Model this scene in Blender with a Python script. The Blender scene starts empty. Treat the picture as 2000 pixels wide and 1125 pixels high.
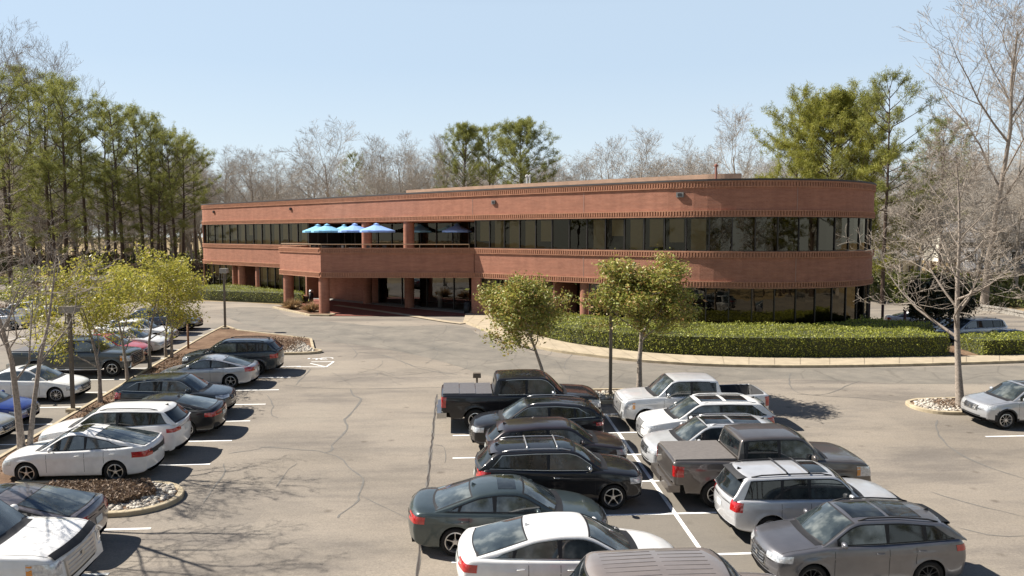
import bpy, bmesh, math, random
import numpy as np
from mathutils import Vector, Matrix
from mathutils.bvhtree import BVHTree
from mathutils.geometry import tessellate_polygon
R = math.radians
C = bpy.context.scene.collection
SC = bpy.context.scene

# ------------------------------------------------------------------ camera, sky, sun
F = 1550.0; CH = 6.6; YAW = R(-4.1); PITCH = math.atan((562.5-457)/F)
cd = bpy.data.cameras.new('camera'); cam = bpy.data.objects.new('camera', cd); C.objects.link(cam)
cd.sensor_width = 36; cd.lens = F/2000*36; cd.clip_end = 3000; cd.clip_start = .1
cam.location = (0, 0, CH); cam.rotation_euler = (R(90)-PITCH, 0, YAW)
SC.camera = cam
SUN_EL = R(44)
def c2w(X, D):
    c, s = math.cos(YAW), math.sin(YAW)
    return Vector((X*c-D*s, X*s+D*c))
sd = c2w(-.965, .26).normalized()
sun_vec = Vector((sd.x*math.cos(SUN_EL), sd.y*math.cos(SUN_EL), math.sin(SUN_EL)))
w = bpy.data.worlds.new("World"); SC.world = w; w.use_nodes = True
nt = w.node_tree; bg = nt.nodes['Background']
sky = nt.nodes.new('ShaderNodeTexSky'); sky.sky_type = 'NISHITA'; sky.sun_disc = False
sky.sun_elevation = SUN_EL; sky.sun_rotation = math.atan2(sun_vec.x, sun_vec.y)
sky.air_density = 1.0; sky.dust_density = 0.25; sky.ozone_density = 1.3; sky.altitude = 100
def _mx(f, a_, b_):
    m_ = nt.nodes.new('ShaderNodeMix'); m_.data_type = 'RGBA'
    for i_, v_ in ((0, f), (6, a_), (7, b_)):
        if isinstance(v_, float): m_.inputs[i_].default_value = v_
        elif isinstance(v_, tuple): m_.inputs[i_].default_value = (*v_, 1)
        else: nt.links.new(v_, m_.inputs[i_])
    return m_.outputs[2]
tc_ = nt.nodes.new('ShaderNodeTexCoord'); sx_ = nt.nodes.new('ShaderNodeSeparateXYZ'); nt.links.new(tc_.outputs['Generated'], sx_.inputs[0])
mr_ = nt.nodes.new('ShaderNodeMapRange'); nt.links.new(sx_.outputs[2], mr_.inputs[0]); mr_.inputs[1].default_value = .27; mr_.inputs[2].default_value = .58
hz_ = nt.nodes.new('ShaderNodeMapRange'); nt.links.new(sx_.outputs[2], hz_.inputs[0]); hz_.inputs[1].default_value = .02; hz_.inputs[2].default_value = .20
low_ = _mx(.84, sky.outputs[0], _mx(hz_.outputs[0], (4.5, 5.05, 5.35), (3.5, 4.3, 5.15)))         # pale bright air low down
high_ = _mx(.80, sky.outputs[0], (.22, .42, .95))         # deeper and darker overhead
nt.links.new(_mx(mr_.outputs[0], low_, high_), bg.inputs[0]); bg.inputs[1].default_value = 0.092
sl = bpy.data.lights.new('sun', 'SUN'); so = bpy.data.objects.new('sun', sl); C.objects.link(so)
sl.energy = 5.0; sl.angle = R(.5); sl.color = (1, .94, .85)
so.rotation_euler = sun_vec.to_track_quat('Z', 'Y').to_euler()
SC.view_settings.view_transform = 'Standard'; SC.view_settings.look = 'None'
SC.view_settings.exposure = 0.92; SC.view_settings.gamma = 1
SC.cycles.max_bounces = 6; SC.cycles.transparent_max_bounces = 12
SC.cycles.caustics_reflective = False; SC.cycles.caustics_refractive = False

# ------------------------------------------------------------------ terrain height and pixel helpers
def sm(t):
    t = 0 if t < 0 else (1 if t > 1 else t); return t*t*(3-2*t)
def gz(x, y):
    if y > 60: z = 0
    elif y < 48: z = -.043*(54-y)
    else: z = -.043*(60-y)**2/24
    z += -2.2*sm((-x-25)/26)*sm((y-32)/30)*(1-1.2*sm((y-88)/40))
    z += -1.5*sm((x-24)/9)*sm((y-47)/7)
    return z
_cm = Matrix.Translation((0, 0, CH)) @ cam.rotation_euler.to_matrix().to_4x4()
def ray(px, py):
    return (_cm.to_3x3() @ Vector(((px-1000)/F, -(py-562.5)/F, -1)))
def P(px, py, dz=0):                      # point of the terrain seen at a pixel of the photograph
    d = ray(px, py); z = 0
    if d.z > -1e-3: return None
    for i in range(60):
        t = (z+dz-CH)/d.z; x, y = d.x*t, d.y*t
        z = .5*z+.5*gz(x, y)
    return Vector((x, y, z))
def PD(px, D):                            # ground point at a pixel column and a depth
    p = c2w((px-1000)/F*D, D); return Vector((p.x, p.y, gz(p.x, p.y)))

# ------------------------------------------------------------------ materials
MATS = {}
def ramp(nt, fac, stops):
    r = nt.nodes.new('ShaderNodeValToRGB'); nt.links.new(fac, r.inputs[0])
    els = r.color_ramp.elements
    while len(els) < len(stops): els.new(.5)
    for e, (p, c) in zip(els, stops):
        e.position = p; e.color = (*c, 1) if len(c) == 3 else c
    return r.outputs[0]
def noise(nt, vec, scale, detail=4, rough=.55):
    n = nt.nodes.new('ShaderNodeTexNoise'); n.inputs['Scale'].default_value = scale
    n.inputs['Detail'].default_value = detail; n.inputs['Roughness'].default_value = rough
    if vec: nt.links.new(vec, n.inputs['Vector'])
    return n.outputs[0]
def coord(nt, kind='Object', scale=None):
    t = nt.nodes.new('ShaderNodeTexCoord'); o = t.outputs[kind]
    if scale:
        m = nt.nodes.new('ShaderNodeMapping'); m.inputs['Scale'].default_value = scale
        nt.links.new(o, m.inputs[0]); o = m.outputs[0]
    return o
def mix(nt, f, a, b, mode='MIX'):
    m = nt.nodes.new('ShaderNodeMix'); m.data_type = 'RGBA'; m.blend_type = mode
    for i, v in ((0, f), (6, a), (7, b)):
        if isinstance(v, (int, float)): m.inputs[i].default_value = v
        elif isinstance(v, tuple): m.inputs[i].default_value = (*v, 1)
        else: nt.links.new(v, m.inputs[i])
    return m.outputs[2]
def bump(nt, h, strength, dist=.02):
    b = nt.nodes.new('ShaderNodeBump'); b.inputs['Strength'].default_value = strength
    b.inputs['Distance'].default_value = dist; nt.links.new(h, b.inputs['Height']); return b.outputs[0]
def newmat(name):
    m = bpy.data.materials.new(name); m.use_nodes = True
    return m, m.node_tree, m.node_tree.nodes['Principled BSDF']
def mat(name, col, rough=.7, metal=0, var=.12, scale=8, spec=.5, coat=0, bmp=0, kind='Object', stretch=None):
    if name in MATS: return MATS[name]
    m, nt, b = newmat(name)
    v = coord(nt, kind, stretch); n = noise(nt, v, scale, 5)
    lo = tuple(c*(1-var) for c in col); hi = tuple(min(1, c*(1+var)) for c in col)
    nt.links.new(ramp(nt, n, [(.3, lo), (.7, hi)]), b.inputs['Base Color'])
    b.inputs['Roughness'].default_value = rough; b.inputs['Metallic'].default_value = metal
    b.inputs['Specular IOR Level'].default_value = spec; b.inputs['Coat Weight'].default_value = coat
    b.inputs['Coat Roughness'].default_value = .04
    if bmp: nt.links.new(bump(nt, n, bmp), b.inputs['Normal'])
    MATS[name] = m; return m

def m_asphalt():
    m, nt, b = newmat('asphalt'); v = coord(nt)
    n1 = noise(nt, v, .12, 5); n2 = noise(nt, coord(nt, 'Object', (.25, .9, 1)), .55, 6, .65); n3 = noise(nt, v, 17, 5, .9)
    c = ramp(nt, n1, [(.32, (.25, .217, .178)), (.55, (.305, .265, .218)), (.72, (.33, .29, .236))])
    c2 = ramp(nt, n2, [(.38, (.55, .56, .60)), (.5, (.95, .95, .95)), (.62, (1.05, 1.04, 1.02))])
    c = mix(nt, .62, c, c2, 'MULTIPLY')
    n5 = noise(nt, coord(nt, 'Object', (.12, .35, 1)), .9, 7, .75); c = mix(nt, .8, c, ramp(nt, n5, [(.36, (.74, .75, .77)), (.5, (1, 1, 1)), (.66, (1.10, 1.09, 1.07))]), 'MULTIPLY')
    c3 = ramp(nt, n3, [(.3, (.55, .55, .55)), (.7, (1.22, 1.22, 1.22))])
    c = mix(nt, .8, c, c3, 'MULTIPLY')
    # oil drips and tyre scuffs
    v2 = nt.nodes.new('ShaderNodeTexVoronoi'); v2.inputs['Scale'].default_value = .75; nt.links.new(v, v2.inputs['Vector'])
    s = ramp(nt, v2.outputs['Distance'], [(.03, (.45, .43, .42)), (.13, (1, 1, 1))])
    c = mix(nt, .7, c, s, 'MULTIPLY')
    # the bays of the centre row are older and darker than the aisles
    sp = nt.nodes.new('ShaderNodeSeparateXYZ'); nt.links.new(v, sp.inputs[0])
    def mth(op, a, b_=None, c_=None):
        q = nt.nodes.new('ShaderNodeMath'); q.operation = op; q.use_clamp = op == 'MULTIPLY_ADD'
        for i_, x_ in enumerate((a, b_, c_)):
            if x_ is None: continue
            if isinstance(x_, (int, float)): q.inputs[i_].default_value = x_
            else: nt.links.new(x_, q.inputs[i_])
        return q.outputs[0]
    nn = mth('SUBTRACT', noise(nt, v, .8, 5, .7), .5)
    def bay(xc, hw, y1, k):
        e1 = mth('MULTIPLY_ADD', mth('SUBTRACT', mth('ADD', mth('MULTIPLY', nn, 1.6), hw), mth('ABSOLUTE', mth('SUBTRACT', sp.outputs[0], xc))), 1.4, .0)
        e2 = mth('MULTIPLY_ADD', mth('SUBTRACT', y1, sp.outputs[1]), .8, .0)
        return mth('MULTIPLY', mth('MULTIPLY', e1, e2), k)
    c = mix(nt, bay(5.6, 4.6, 33.5, .62), c, (.175, .162, .14))
    c = mix(nt, bay(-20.0, 6.5, 60, .45), c, (.19, .175, .15))
    pat = nt.nodes.new('ShaderNodeTexVoronoi'); pat.inputs['Scale'].default_value = .09; nt.links.new(v, pat.inputs['Vector'])
    c = mix(nt, .35, c, ramp(nt, pat.outputs['Color'], [(.2, (.82, .82, .83)), (.7, (1.06, 1.05, 1.03))]), 'MULTIPLY')
    nt.links.new(c, b.inputs['Base Color']); b.inputs['Roughness'].default_value = .9
    b.inputs['Specular IOR Level'].default_value = .25
    nt.links.new(bump(nt, n3, .5, .01), b.inputs['Normal']); return m
def m_old_asphalt():
    m, nt, b = newmat('worn_asphalt'); v = coord(nt)
    n1 = noise(nt, v, .5, 6, .7); n3 = noise(nt, v, 25, 3, .8)
    vo = nt.nodes.new('ShaderNodeTexVoronoi'); vo.feature = 'DISTANCE_TO_EDGE'; vo.inputs['Scale'].default_value = .32
    w_ = mix(nt, .12, v, noise(nt, v, 1.6, 4), 'ADD'); nt.links.new(w_, vo.inputs['Vector'])
    c = ramp(nt, n1, [(.30, (.155, .143, .124)), (.68, (.26, .232, .192))])
    c = mix(nt, .8, c, ramp(nt, n3, [(.3, (.75,)*3), (.7, (1.1,)*3)]), 'MULTIPLY')
    c = mix(nt, .35, c, ramp(nt, vo.outputs['Distance'], [(.004, (.5,)*3), (.02, (1,)*3)]), 'MULTIPLY')
    nt.links.new(c, b.inputs['Base Color']); b.inputs['Roughness'].default_value = .9
    b.inputs['Specular IOR Level'].default_value = .25
    return m
def m_brick(name, ca, cb, mortar):
    m, nt, b = newmat(name)
    uv = coord(nt, 'UV'); bt = nt.nodes.new('ShaderNodeTexBrick'); nt.links.new(uv, bt.inputs[0])
    bt.inputs['Color1'].default_value = (*ca, 1); bt.inputs['Color2'].default_value = (*cb, 1)
    bt.inputs['Mortar'].default_value = (*mortar, 1); bt.inputs['Scale'].default_value = 1
    bt.inputs['Mortar Size'].default_value = .011; bt.inputs['Brick Width'].default_value = .21
    bt.inputs['Row Height'].default_value = .085; bt.inputs['Mortar Smooth'].default_value = .3
    n = noise(nt, coord(nt, 'UV', (.5, 3, 1)), 1.5, 6, .6)
    c = mix(nt, .8, bt.outputs[0], ramp(nt, n, [(.3, (.80,)*3), (.7, (1.14, 1.12, 1.1))]), 'MULTIPLY')
    n2 = noise(nt, coord(nt, 'UV', (2, .35, 1)), .7, 4)
    c = mix(nt, .6, c, ramp(nt, n2, [(.35, (.82,)*3), (.65, (1.06,)*3)]), 'MULTIPLY')
    nt.links.new(c, b.inputs['Base Color']); b.inputs['Roughness'].default_value = .88
    b.inputs['Specular IOR Level'].default_value = .2
    inv = nt.nodes.new('ShaderNodeInvert'); nt.links.new(bt.outputs['Fac'], inv.inputs[1])
    nt.links.new(bump(nt, inv.outputs[0], .6, .012), b.inputs['Normal'])
    MATS[name] = m; return m
def m_glass(name, tint, refl=(.85, .85, .85), ior=1.7, rough=.01):
    m = bpy.data.materials.new(name); m.use_nodes = True; nt = m.node_tree; nt.nodes.clear()
    o = nt.nodes.new('ShaderNodeOutputMaterial'); t = nt.nodes.new('ShaderNodeBsdfTransparent'); t.inputs[0].default_value = (*tint, 1)
    g = nt.nodes.new('ShaderNodeBsdfGlossy'); g.inputs[0].default_value = (*refl, 1); g.inputs[1].default_value = rough
    f = nt.nodes.new('ShaderNodeFresnel'); f.inputs[0].default_value = ior
    n = noise(nt, coord(nt), .8, 2); nt.links.new(bump(nt, n, .05, .05), g.inputs['Normal'])
    mx = nt.nodes.new('ShaderNodeMixShader'); nt.links.new(f.outputs[0], mx.inputs[0])
    nt.links.new(t.outputs[0], mx.inputs[1]); nt.links.new(g.outputs[0], mx.inputs[2]); nt.links.new(mx.outputs[0], o.inputs[0])
    MATS[name] = m; return m
def m_leaf(name, cols, rough=.55, trans=.25, scale=.6, spec=.4):
    m, nt, b = newmat(name)
    g = nt.nodes.new('ShaderNodeNewGeometry'); r1 = ramp(nt, g.outputs['Random Per Island'], [(i/(len(cols)-1), c) for i, c in enumerate(cols)])
    n = noise(nt, coord(nt), scale, 3)
    c = mix(nt, .7, r1, ramp(nt, n, [(.3, (.72,)*3), (.7, (1.25,)*3)]), 'MULTIPLY')
    nt.links.new(c, b.inputs['Base Color']); b.inputs['Roughness'].default_value = rough; b.inputs['Specular IOR Level'].default_value = spec
    tr = nt.nodes.new('ShaderNodeBsdfTranslucent'); nt.links.new(c, tr.inputs[0])
    mx = nt.nodes.new('ShaderNodeMixShader'); mx.inputs[0].default_value = trans
    out = nt.nodes['Material Output']; nt.links.new(b.outputs[0], mx.inputs[1]); nt.links.new(tr.outputs[0], mx.inputs[2])
    nt.links.new(mx.outputs[0], out.inputs[0]); MATS[name] = m; return m
def m_ground(name, stops, s1=.15, s2=3.0, bmp=.5):
    m, nt, b = newmat(name); v = coord(nt)
    n = noise(nt, v, s1, 8, .7); c = ramp(nt, n, stops)
    n2 = noise(nt, v, s2, 6, .8); c = mix(nt, .8, c, ramp(nt, n2, [(.3, (.55,)*3), (.7, (1.3,)*3)]), 'MULTIPLY')
    nt.links.new(c, b.inputs['Base Color']); b.inputs['Roughness'].default_value = .95; b.inputs['Specular IOR Level'].default_value = .1
    nt.links.new(bump(nt, n2, bmp, .05), b.inputs['Normal']); MATS[name] = m; return m
def m_paint(name, col, metal=0.0, flake=0):
    if name in MATS: return MATS[name]
    m, nt, b = newmat(name)
    v = coord(nt); n = noise(nt, v, 3.5, 5)
    lo = tuple(c*.9 for c in col); hi = tuple(min(1, c*1.05) for c in col)
    c = ramp(nt, n, [(.3, lo), (.7, hi)])
    # road dust that settles low on the body sides
    sp = nt.nodes.new('ShaderNodeSeparateXYZ'); nt.links.new(v, sp.inputs[0])
    d = nt.nodes.new('ShaderNodeMapRange'); d.inputs[1].default_value = .75; d.inputs[2].default_value = .25
    d.inputs[3].default_value = 0; d.inputs[4].default_value = .10 if max(col) > .1 else .03; nt.links.new(sp.outputs[2], d.inputs[0])
    c = mix(nt, d.outputs[0], c, (.20, .175, .15))
    nt.links.new(c, b.inputs['Base Color']); b.inputs['Metallic'].default_value = metal
    b.inputs['Roughness'].default_value = .34 if metal else .5
    b.inputs['Specular IOR Level'].default_value = .5 if metal else .15
    b.inputs['Coat Weight'].default_value = .9; b.inputs['Coat Roughness'].default_value = .05
    MATS[name] = m; return m

M_AS = m_asphalt(); M_AS2 = m_old_asphalt()
M_BRICK = m_brick('red_brick', (.385, .172, .112), (.335, .142, .092), (.37, .20, .145))
M_SOLD = m_brick('orange_brick', (.46, .225, .14), (.41, .195, .12), (.37, .20, .135))
M_TANBR = m_brick('tan_brick', (.47, .30, .21), (.42, .27, .19), (.4, .28, .2))
M_PAVER = m_brick('brick_paver', (.30, .10, .07), (.25, .08, .06), (.18, .10, .08))
M_GLASS = m_glass('bronze_glass', (.52, .46, .33), refl=(.78, .73, .6), ior=1.5)
M_REFL = m_glass('mirror_bronze_glass', (.16, .14, .10), refl=(.62, .57, .47), ior=1.95)
M_LOBBY = m_glass('lobby_glass', (.62, .62, .56), ior=1.9)
M_MULL = mat('dark_bronze_metal', (.035, .03, .027), .4, .3)
M_MULL2 = mat('grey_metal_frame', (.22, .21, .2), .45, .5)
M_BLIND = mat('beige_blind', (.62, .56, .42), .8, var=.1, scale=3, stretch=(1, 1, 12))
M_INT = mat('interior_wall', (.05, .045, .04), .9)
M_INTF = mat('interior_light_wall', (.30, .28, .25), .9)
M_DARKROOF = mat('dark_roof_coping', (.05, .045, .045), .7)
M_ROOF = mat('roof_membrane', (.28, .27, .26), .9)
M_CONC = mat('concrete_pavement', (.42, .35, .25), .9, var=.14, scale=1.6, spec=.2)
M_KERB = mat('kerb_concrete', (.42, .35, .24), .9, var=.25, scale=2.2, spec=.2)
M_LINE = mat('white_road_paint', (.86, .85, .82), .75, var=.08, scale=6, spec=.2)
M_CRACK = mat('tar_crack_seal', (.165, .155, .14), .85, var=.15, spec=.2)
M_DCRACK = mat('open_crack', (.05, .04, .035), .9)
M_MULCH = m_ground('mulch', [(.3, (.10, .06, .04)), (.55, (.20, .13, .085)), (.75, (.30, .21, .14))], .8, 9)
M_LITTER = m_ground('leaf_litter', [(.3, (.16, .13, .06)), (.45, (.26, .19, .10)), (.58, (.36, .27, .15)), (.72, (.46, .38, .22))], .09, 2.5)
M_GRASS = m_ground('winter_grass', [(.3, (.12, .13, .035)), (.5, (.20, .19, .06)), (.7, (.33, .28, .12))], .25, 4)
M_POLE = mat('bronze_pole', (.15, .12, .09), .55, .2)
M_BARK = mat('pale_bark', (.29, .245, .205), .9, var=.35, scale=14, bmp=.5, spec=.1)
M_BARKG = mat('grey_bark', (.33, .285, .24), .9, var=.35, scale=10, bmp=.5, spec=.1)
M_BARKP = mat('pine_bark', (.085, .062, .05), .95, var=.35, scale=8, bmp=.5, spec=.1)
M_TWIG = mat('fine_twigs', (.40, .36, .315), .9, var=.25, scale=2, spec=.1)
M_TWIGL = mat('pale_twigs', (.31, .265, .22), .9, var=.25, scale=2, spec=.1)
M_NEED = m_leaf('pine_needles', [(.15, .17, .04), (.25, .265, .065), (.36, .35, .09)], .6, .45)
M_NEED2 = m_leaf('bright_needles', [(.17, .185, .03), (.29, .295, .05), (.40, .37, .07)], .6, .35)
M_YLEAF = m_leaf('yellow_green_leaves', [(.24, .26, .04), (.40, .38, .06), (.54, .46, .09), (.32, .32, .06)], .45, .45)
M_OLEAF = m_leaf('olive_leaves', [(.15, .19, .03), (.28, .30, .06), (.44, .41, .10), (.36, .19, .07)], .5, .3, spec=.5)
M_DLEAF = m_leaf('dark_magnolia_leaves', [(.012, .018, .006), (.03, .035, .01), (.05, .035, .012)], .4, .1)
M_HEDGE = m_leaf('hedge_leaves', [(.15, .175, .028), (.29, .31, .05), (.42, .42, .075)], .5, .3)
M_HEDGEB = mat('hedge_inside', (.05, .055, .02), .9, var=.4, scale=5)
M_SHRUB = m_leaf('shrub_leaves', [(.06, .08, .02), (.13, .15, .04), (.2, .2, .06)], .55, .25)
M_STRAW = m_leaf('dry_grass_blades', [(.30, .19, .09), (.45, .31, .16), (.55, .42, .25)], .7, .3)
M_BROWNL = m_leaf('dead_groundcover', [(.10, .06, .04), (.22, .15, .10), (.32, .24, .17)], .7, .2)
M_ROCK = mat('river_rock', (.50, .45, .37), .85, var=.4, scale=3)
M_BLACK = mat('black_plastic', (.022, .022, .024), .6, spec=.35)
M_CHASSIS = mat('underbody', (.012, .012, .012), .9, spec=.1)
M_TYRE = mat('tyre_rubber', (.022, .021, .02), .85, spec=.2)
M_RIM = mat('alloy_rim', (.58, .57, .56), .3, .8, var=.05)
M_RIMD = mat('dark_rim', (.06, .06, .06), .4, .5)
M_CHROME = mat('chrome', (.52, .52, .51), .28, 1, var=.02)
M_RED = mat('red_lamp_lens', (.42, .012, .012), .12, spec=.8, coat=1, var=.2, scale=20)
M_CLEAR = mat('clear_lamp_lens', (.55, .56, .57), .1, .3, spec=.8, coat=1, var=.35, scale=18)
M_AMBER = mat('amber_lens', (.75, .28, .04), .15, coat=1)
M_PLATE = mat('plate_white', (.62, .64, .62), .5)
M_SEAM = mat('panel_gap', (.02, .02, .02), .8)

def m_carglass():
    m, nt, b = newmat('car_glass'); v = coord(nt)
    n = noise(nt, v, 1.9, 3); c = ramp(nt, n, [(.35, (.02, .027, .03)), (.52, (.05, .062, .064)), (.68, (.17, .185, .175))])
    nt.links.new(c, b.inputs['Base Color']); b.inputs['Roughness'].default_value = .04
    b.inputs['IOR'].default_value = 1.85; b.inputs['Coat Weight'].default_value = .3; return m
def m_cartint():
    m, nt, b = newmat('tinted_car_glass'); v = coord(nt)
    n = noise(nt, v, 2.6, 3); c = ramp(nt, n, [(.4, (.006, .008, .010)), (.7, (.03, .035, .035))])
    nt.links.new(c, b.inputs['Base Color']); b.inputs['Roughness'].default_value = .03; b.inputs['IOR'].default_value = 1.6; return m
M_CG = m_carglass(); M_CT = m_cartint()

# ------------------------------------------------------------------ object helpers
def props(o, label=None, cat=None, group=None, kind=None):
    if label: o['label'] = label
    if cat: o['category'] = cat
    if group: o['group'] = group
    if kind: o['kind'] = kind
    return o
def empty(name, loc=(0, 0, 0), rz=0, label=None, cat=None, group=None):
    o = bpy.data.objects.new(name, None); o.location = loc; o.rotation_euler = (0, 0, rz); o.empty_display_size = .2
    C.objects.link(o); return props(o, label, cat, group)
def mk(name, verts, faces, mats, parent=None, smooth=False, fm=None, uv=None):
    me = bpy.data.meshes.new(name)
    if isinstance(verts, np.ndarray): verts = verts.tolist()
    if isinstance(faces, np.ndarray): faces = faces.tolist()
    me.from_pydata(verts, [], faces)
    for m in (mats if isinstance(mats, (list, tuple)) else [mats]): me.materials.append(m)
    if fm is not None: me.polygons.foreach_set('material_index', fm)
    if smooth: me.polygons.foreach_set('use_smooth', [True]*len(me.polygons))
    if uv is not None:
        l = me.uv_layers.new(name='UVMap'); vi = np.zeros(len(me.loops), int); me.loops.foreach_get('vertex_index', vi)
        l.data.foreach_set('uv', np.asarray(uv, float)[vi].ravel())
    me.update()
    o = bpy.data.objects.new(name, me); C.objects.link(o); o.parent = parent
    return o
class MB:
    def __init__(s): s.v = []; s.f = []; s.m = []
    def add(s, v, f, m=0):
        n = len(s.v); s.v += [tuple(p) for p in v]; s.f += [tuple(i+n for i in q) for q in f]; s.m += [m]*len(f); return s
    def box(s, c, d, rz=0, m=0, taper=1):
        x, y, z = d[0]/2, d[1]/2, d[2]/2; cs, sn = math.cos(rz), math.sin(rz); v = []
        for k in (-1, 1):
            t = taper if k > 0 else 1
            for (a, b) in ((-1, -1), (1, -1), (1, 1), (-1, 1)):
                px, py = a*x*t, b*y*t; v.append((c[0]+px*cs-py*sn, c[1]+px*sn+py*cs, c[2]+k*z))
        return s.add(v, [(0, 3, 2, 1), (4, 5, 6, 7), (0, 1, 5, 4), (1, 2, 6, 5), (2, 3, 7, 6), (3, 0, 4, 7)], m)
    def tube(s, pts, rads, n=8, m=0, cap=True):
        v, f = tube(pts, rads, n); s.add(v, f, m)
        if cap: b = len(s.v)-len(v); s.f.append(tuple(b+len(v)-n+i for i in range(n))); s.m.append(m); s.f.append(tuple(b+n-1-i for i in range(n))); s.m.append(m)
        return s
    def build(s, name, mats, parent=None, smooth=False): return mk(name, s.v, s.f, mats, parent, smooth, s.m)
def tube(pts, rads, n):
    v = []; f = []; pts = [Vector(p) for p in pts]
    for i, p in enumerate(pts):
        d = (pts[min(i+1, len(pts)-1)]-pts[max(i-1, 0)]).normalized()
        a = d.cross(Vector((0, 0, 1)) if abs(d.z) < .9 else Vector((1, 0, 0))).normalized(); b = d.cross(a)
        r = rads[i] if hasattr(rads, '__len__') else rads
        for k in range(n):
            t = 2*math.pi*k/n; v.append(tuple(p+a*(r*math.cos(t))+b*(r*math.sin(t))))
    for i in range(len(pts)-1):
        for k in range(n):
            f.append((i*n+k, i*n+(k+1) % n, (i+1)*n+(k+1) % n, (i+1)*n+k))
    return v, f
def copy_tree(o, parent=None):
    c = o.copy(); C.objects.link(c); c.parent = parent
    for ch in list(o.children): copy_tree(ch, c)
    return c
def drape(name, poly, off, m, cell=1.5, thick=0, kind='structure', fz=None, side=None):
    """flat outline laid over the terrain; with thick it gets real kerb faces"""
    fz = fz or gz
    bm = bmesh.new(); vs = [bm.verts.new((p[0], p[1], 0)) for p in poly]
    for t in tessellate_polygon([[Vector((p[0], p[1], 0)) for p in poly]]):
        try: bm.faces.new([vs[i] for i in t])
        except ValueError: pass
    for ax in (0, 1):
        lo = min(p[ax] for p in poly); hi = max(p[ax] for p in poly); k = math.ceil(lo/cell)*cell
        while k < hi:
            co = [0, 0, 0]; co[ax] = k; no = [0, 0, 0]; no[ax] = 1
            bmesh.ops.bisect_plane(bm, geom=bm.verts[:]+bm.edges[:]+bm.faces[:], plane_co=co, plane_no=no, dist=1e-5); k += cell
    be = [e for e in bm.edges if e.is_boundary]
    bmesh.ops.recalc_face_normals(bm, faces=bm.faces[:])
    for f in bm.faces:
        if f.normal.z < 0: f.normal_flip()
    if thick:
        r = bmesh.ops.extrude_edge_only(bm, edges=be)
        low = [g for g in r['geom'] if isinstance(g, bmesh.types.BMVert)]
        for v in bm.verts: v.co.z = fz(v.co.x, v.co.y)+off
        for v in low: v.co.z -= thick
        bmesh.ops.recalc_face_normals(bm, faces=bm.faces[:])
    else:
        for v in bm.verts: v.co.z = fz(v.co.x, v.co.y)+off
    me = bpy.data.meshes.new(name); bm.to_mesh(me); bm.free(); me.materials.append(m)
    o = bpy.data.objects.new(name, me); C.objects.link(o)
    if kind: o['kind'] = kind
    return o
def inset(poly, d):
    """move an outline inwards by d (mitred)"""
    n = len(poly); A = sum(poly[i][0]*poly[(i+1) % n][1]-poly[(i+1) % n][0]*poly[i][1] for i in range(n)); sg = 1 if A > 0 else -1
    out = []
    for i in range(n):
        p0, p1, p2 = Vector(poly[i-1][:2]), Vector(poly[i][:2]), Vector(poly[(i+1) % n][:2])
        a = (p1-p0).normalized(); b = (p2-p1).normalized(); na = Vector((-a.y, a.x))*sg; nb = Vector((-b.y, b.x))*sg
        m_ = (na+nb); m_ = m_.normalized() if m_.length > 1e-4 else na
        out.append(p1+m_*(d/max(.5, m_.dot(na))))
    return out
def chaikin(p, n=2, closed=True):
    p = [Vector(q[:2]) for q in p]
    for _ in range(n):
        q = []; L = len(p)
        if not closed: q.append(p[0])
        for i in range(L if closed else L-1):
            a, b = p[i], p[(i+1) % L]; q += [a*.75+b*.25, a*.25+b*.75]
        if not closed: q.append(p[-1])
        p = q
    return p
def ribbon(pts, w):
    L = []; Rr = []; pts = [Vector(p[:2]) for p in pts]
    for i, p in enumerate(pts):
        d = (pts[min(i+1, len(pts)-1)]-pts[max(i-1, 0)]).normalized(); n = Vector((-d.y, d.x))
        ww = w[i] if hasattr(w, '__len__') else w
        L.append(p+n*ww/2); Rr.append(p-n*ww/2)
    return L, Rr
# ================================================================== GROUND
def build_ground():
    xs = np.concatenate([np.linspace(-700, -100, 13)[:-1], np.arange(-100, 80, 2.5), np.linspace(80, 700, 13)])
    ys = np.concatenate([np.linspace(-300, -20, 8)[:-1], np.arange(-20, 130, 2.5), np.linspace(130, 1500, 20)])
    v = [(x, y, gz(x, y)-.06) for y in ys for x in xs]; n = len(xs)
    f = [(j*n+i, j*n+i+1, (j+1)*n+i+1, (j+1)*n+i) for j in range(len(ys)-1) for i in range(n-1)]
    o = mk('ground', v, f, M_LITTER, smooth=True); o['kind'] = 'structure'
build_ground()
def PP(l, dz=0): return [P(*p, dz) for p in l]
K_H = .14
lot = [Vector((-85, -12)), Vector((75, -12)), Vector((75, 40)), Vector((60, 62)), P(2060, 622), P(1950, 600), P(1820, 570), P(1745, 550), P(1700, 548), Vector((27, 85)),
       c2w(10, 80), c2w(-15, 92), P(560, 596), P(470, 590), P(355, 588), P(330, 560), P(250, 562), P(120, 556), P(-120, 556)]
drape('parking_lot', lot, .0, M_AS)
# the older, darker drive round the building
drv = PP([(760, 640), (905, 632), (940, 660), (1010, 682), (1080, 697), (1160, 706), (1300, 716), (1500, 720), (1750, 719), (2090, 711), (2090, 745), (1800, 752), (1600, 742), (1500, 738), (1200, 765), (980, 745), (850, 700), (700, 672), (620, 668), (450, 628), (420, 600), (540, 600), (555, 618), (640, 628)])
drape('drive', chaikin(drv, 2), .004, M_AS2)
# far street on the left and the one at the right
drape('street', [P(-150, 546), P(150, 541), P(330, 536), P(345, 541), P(150, 550), P(-150, 556)], .03, M_AS2)

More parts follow.
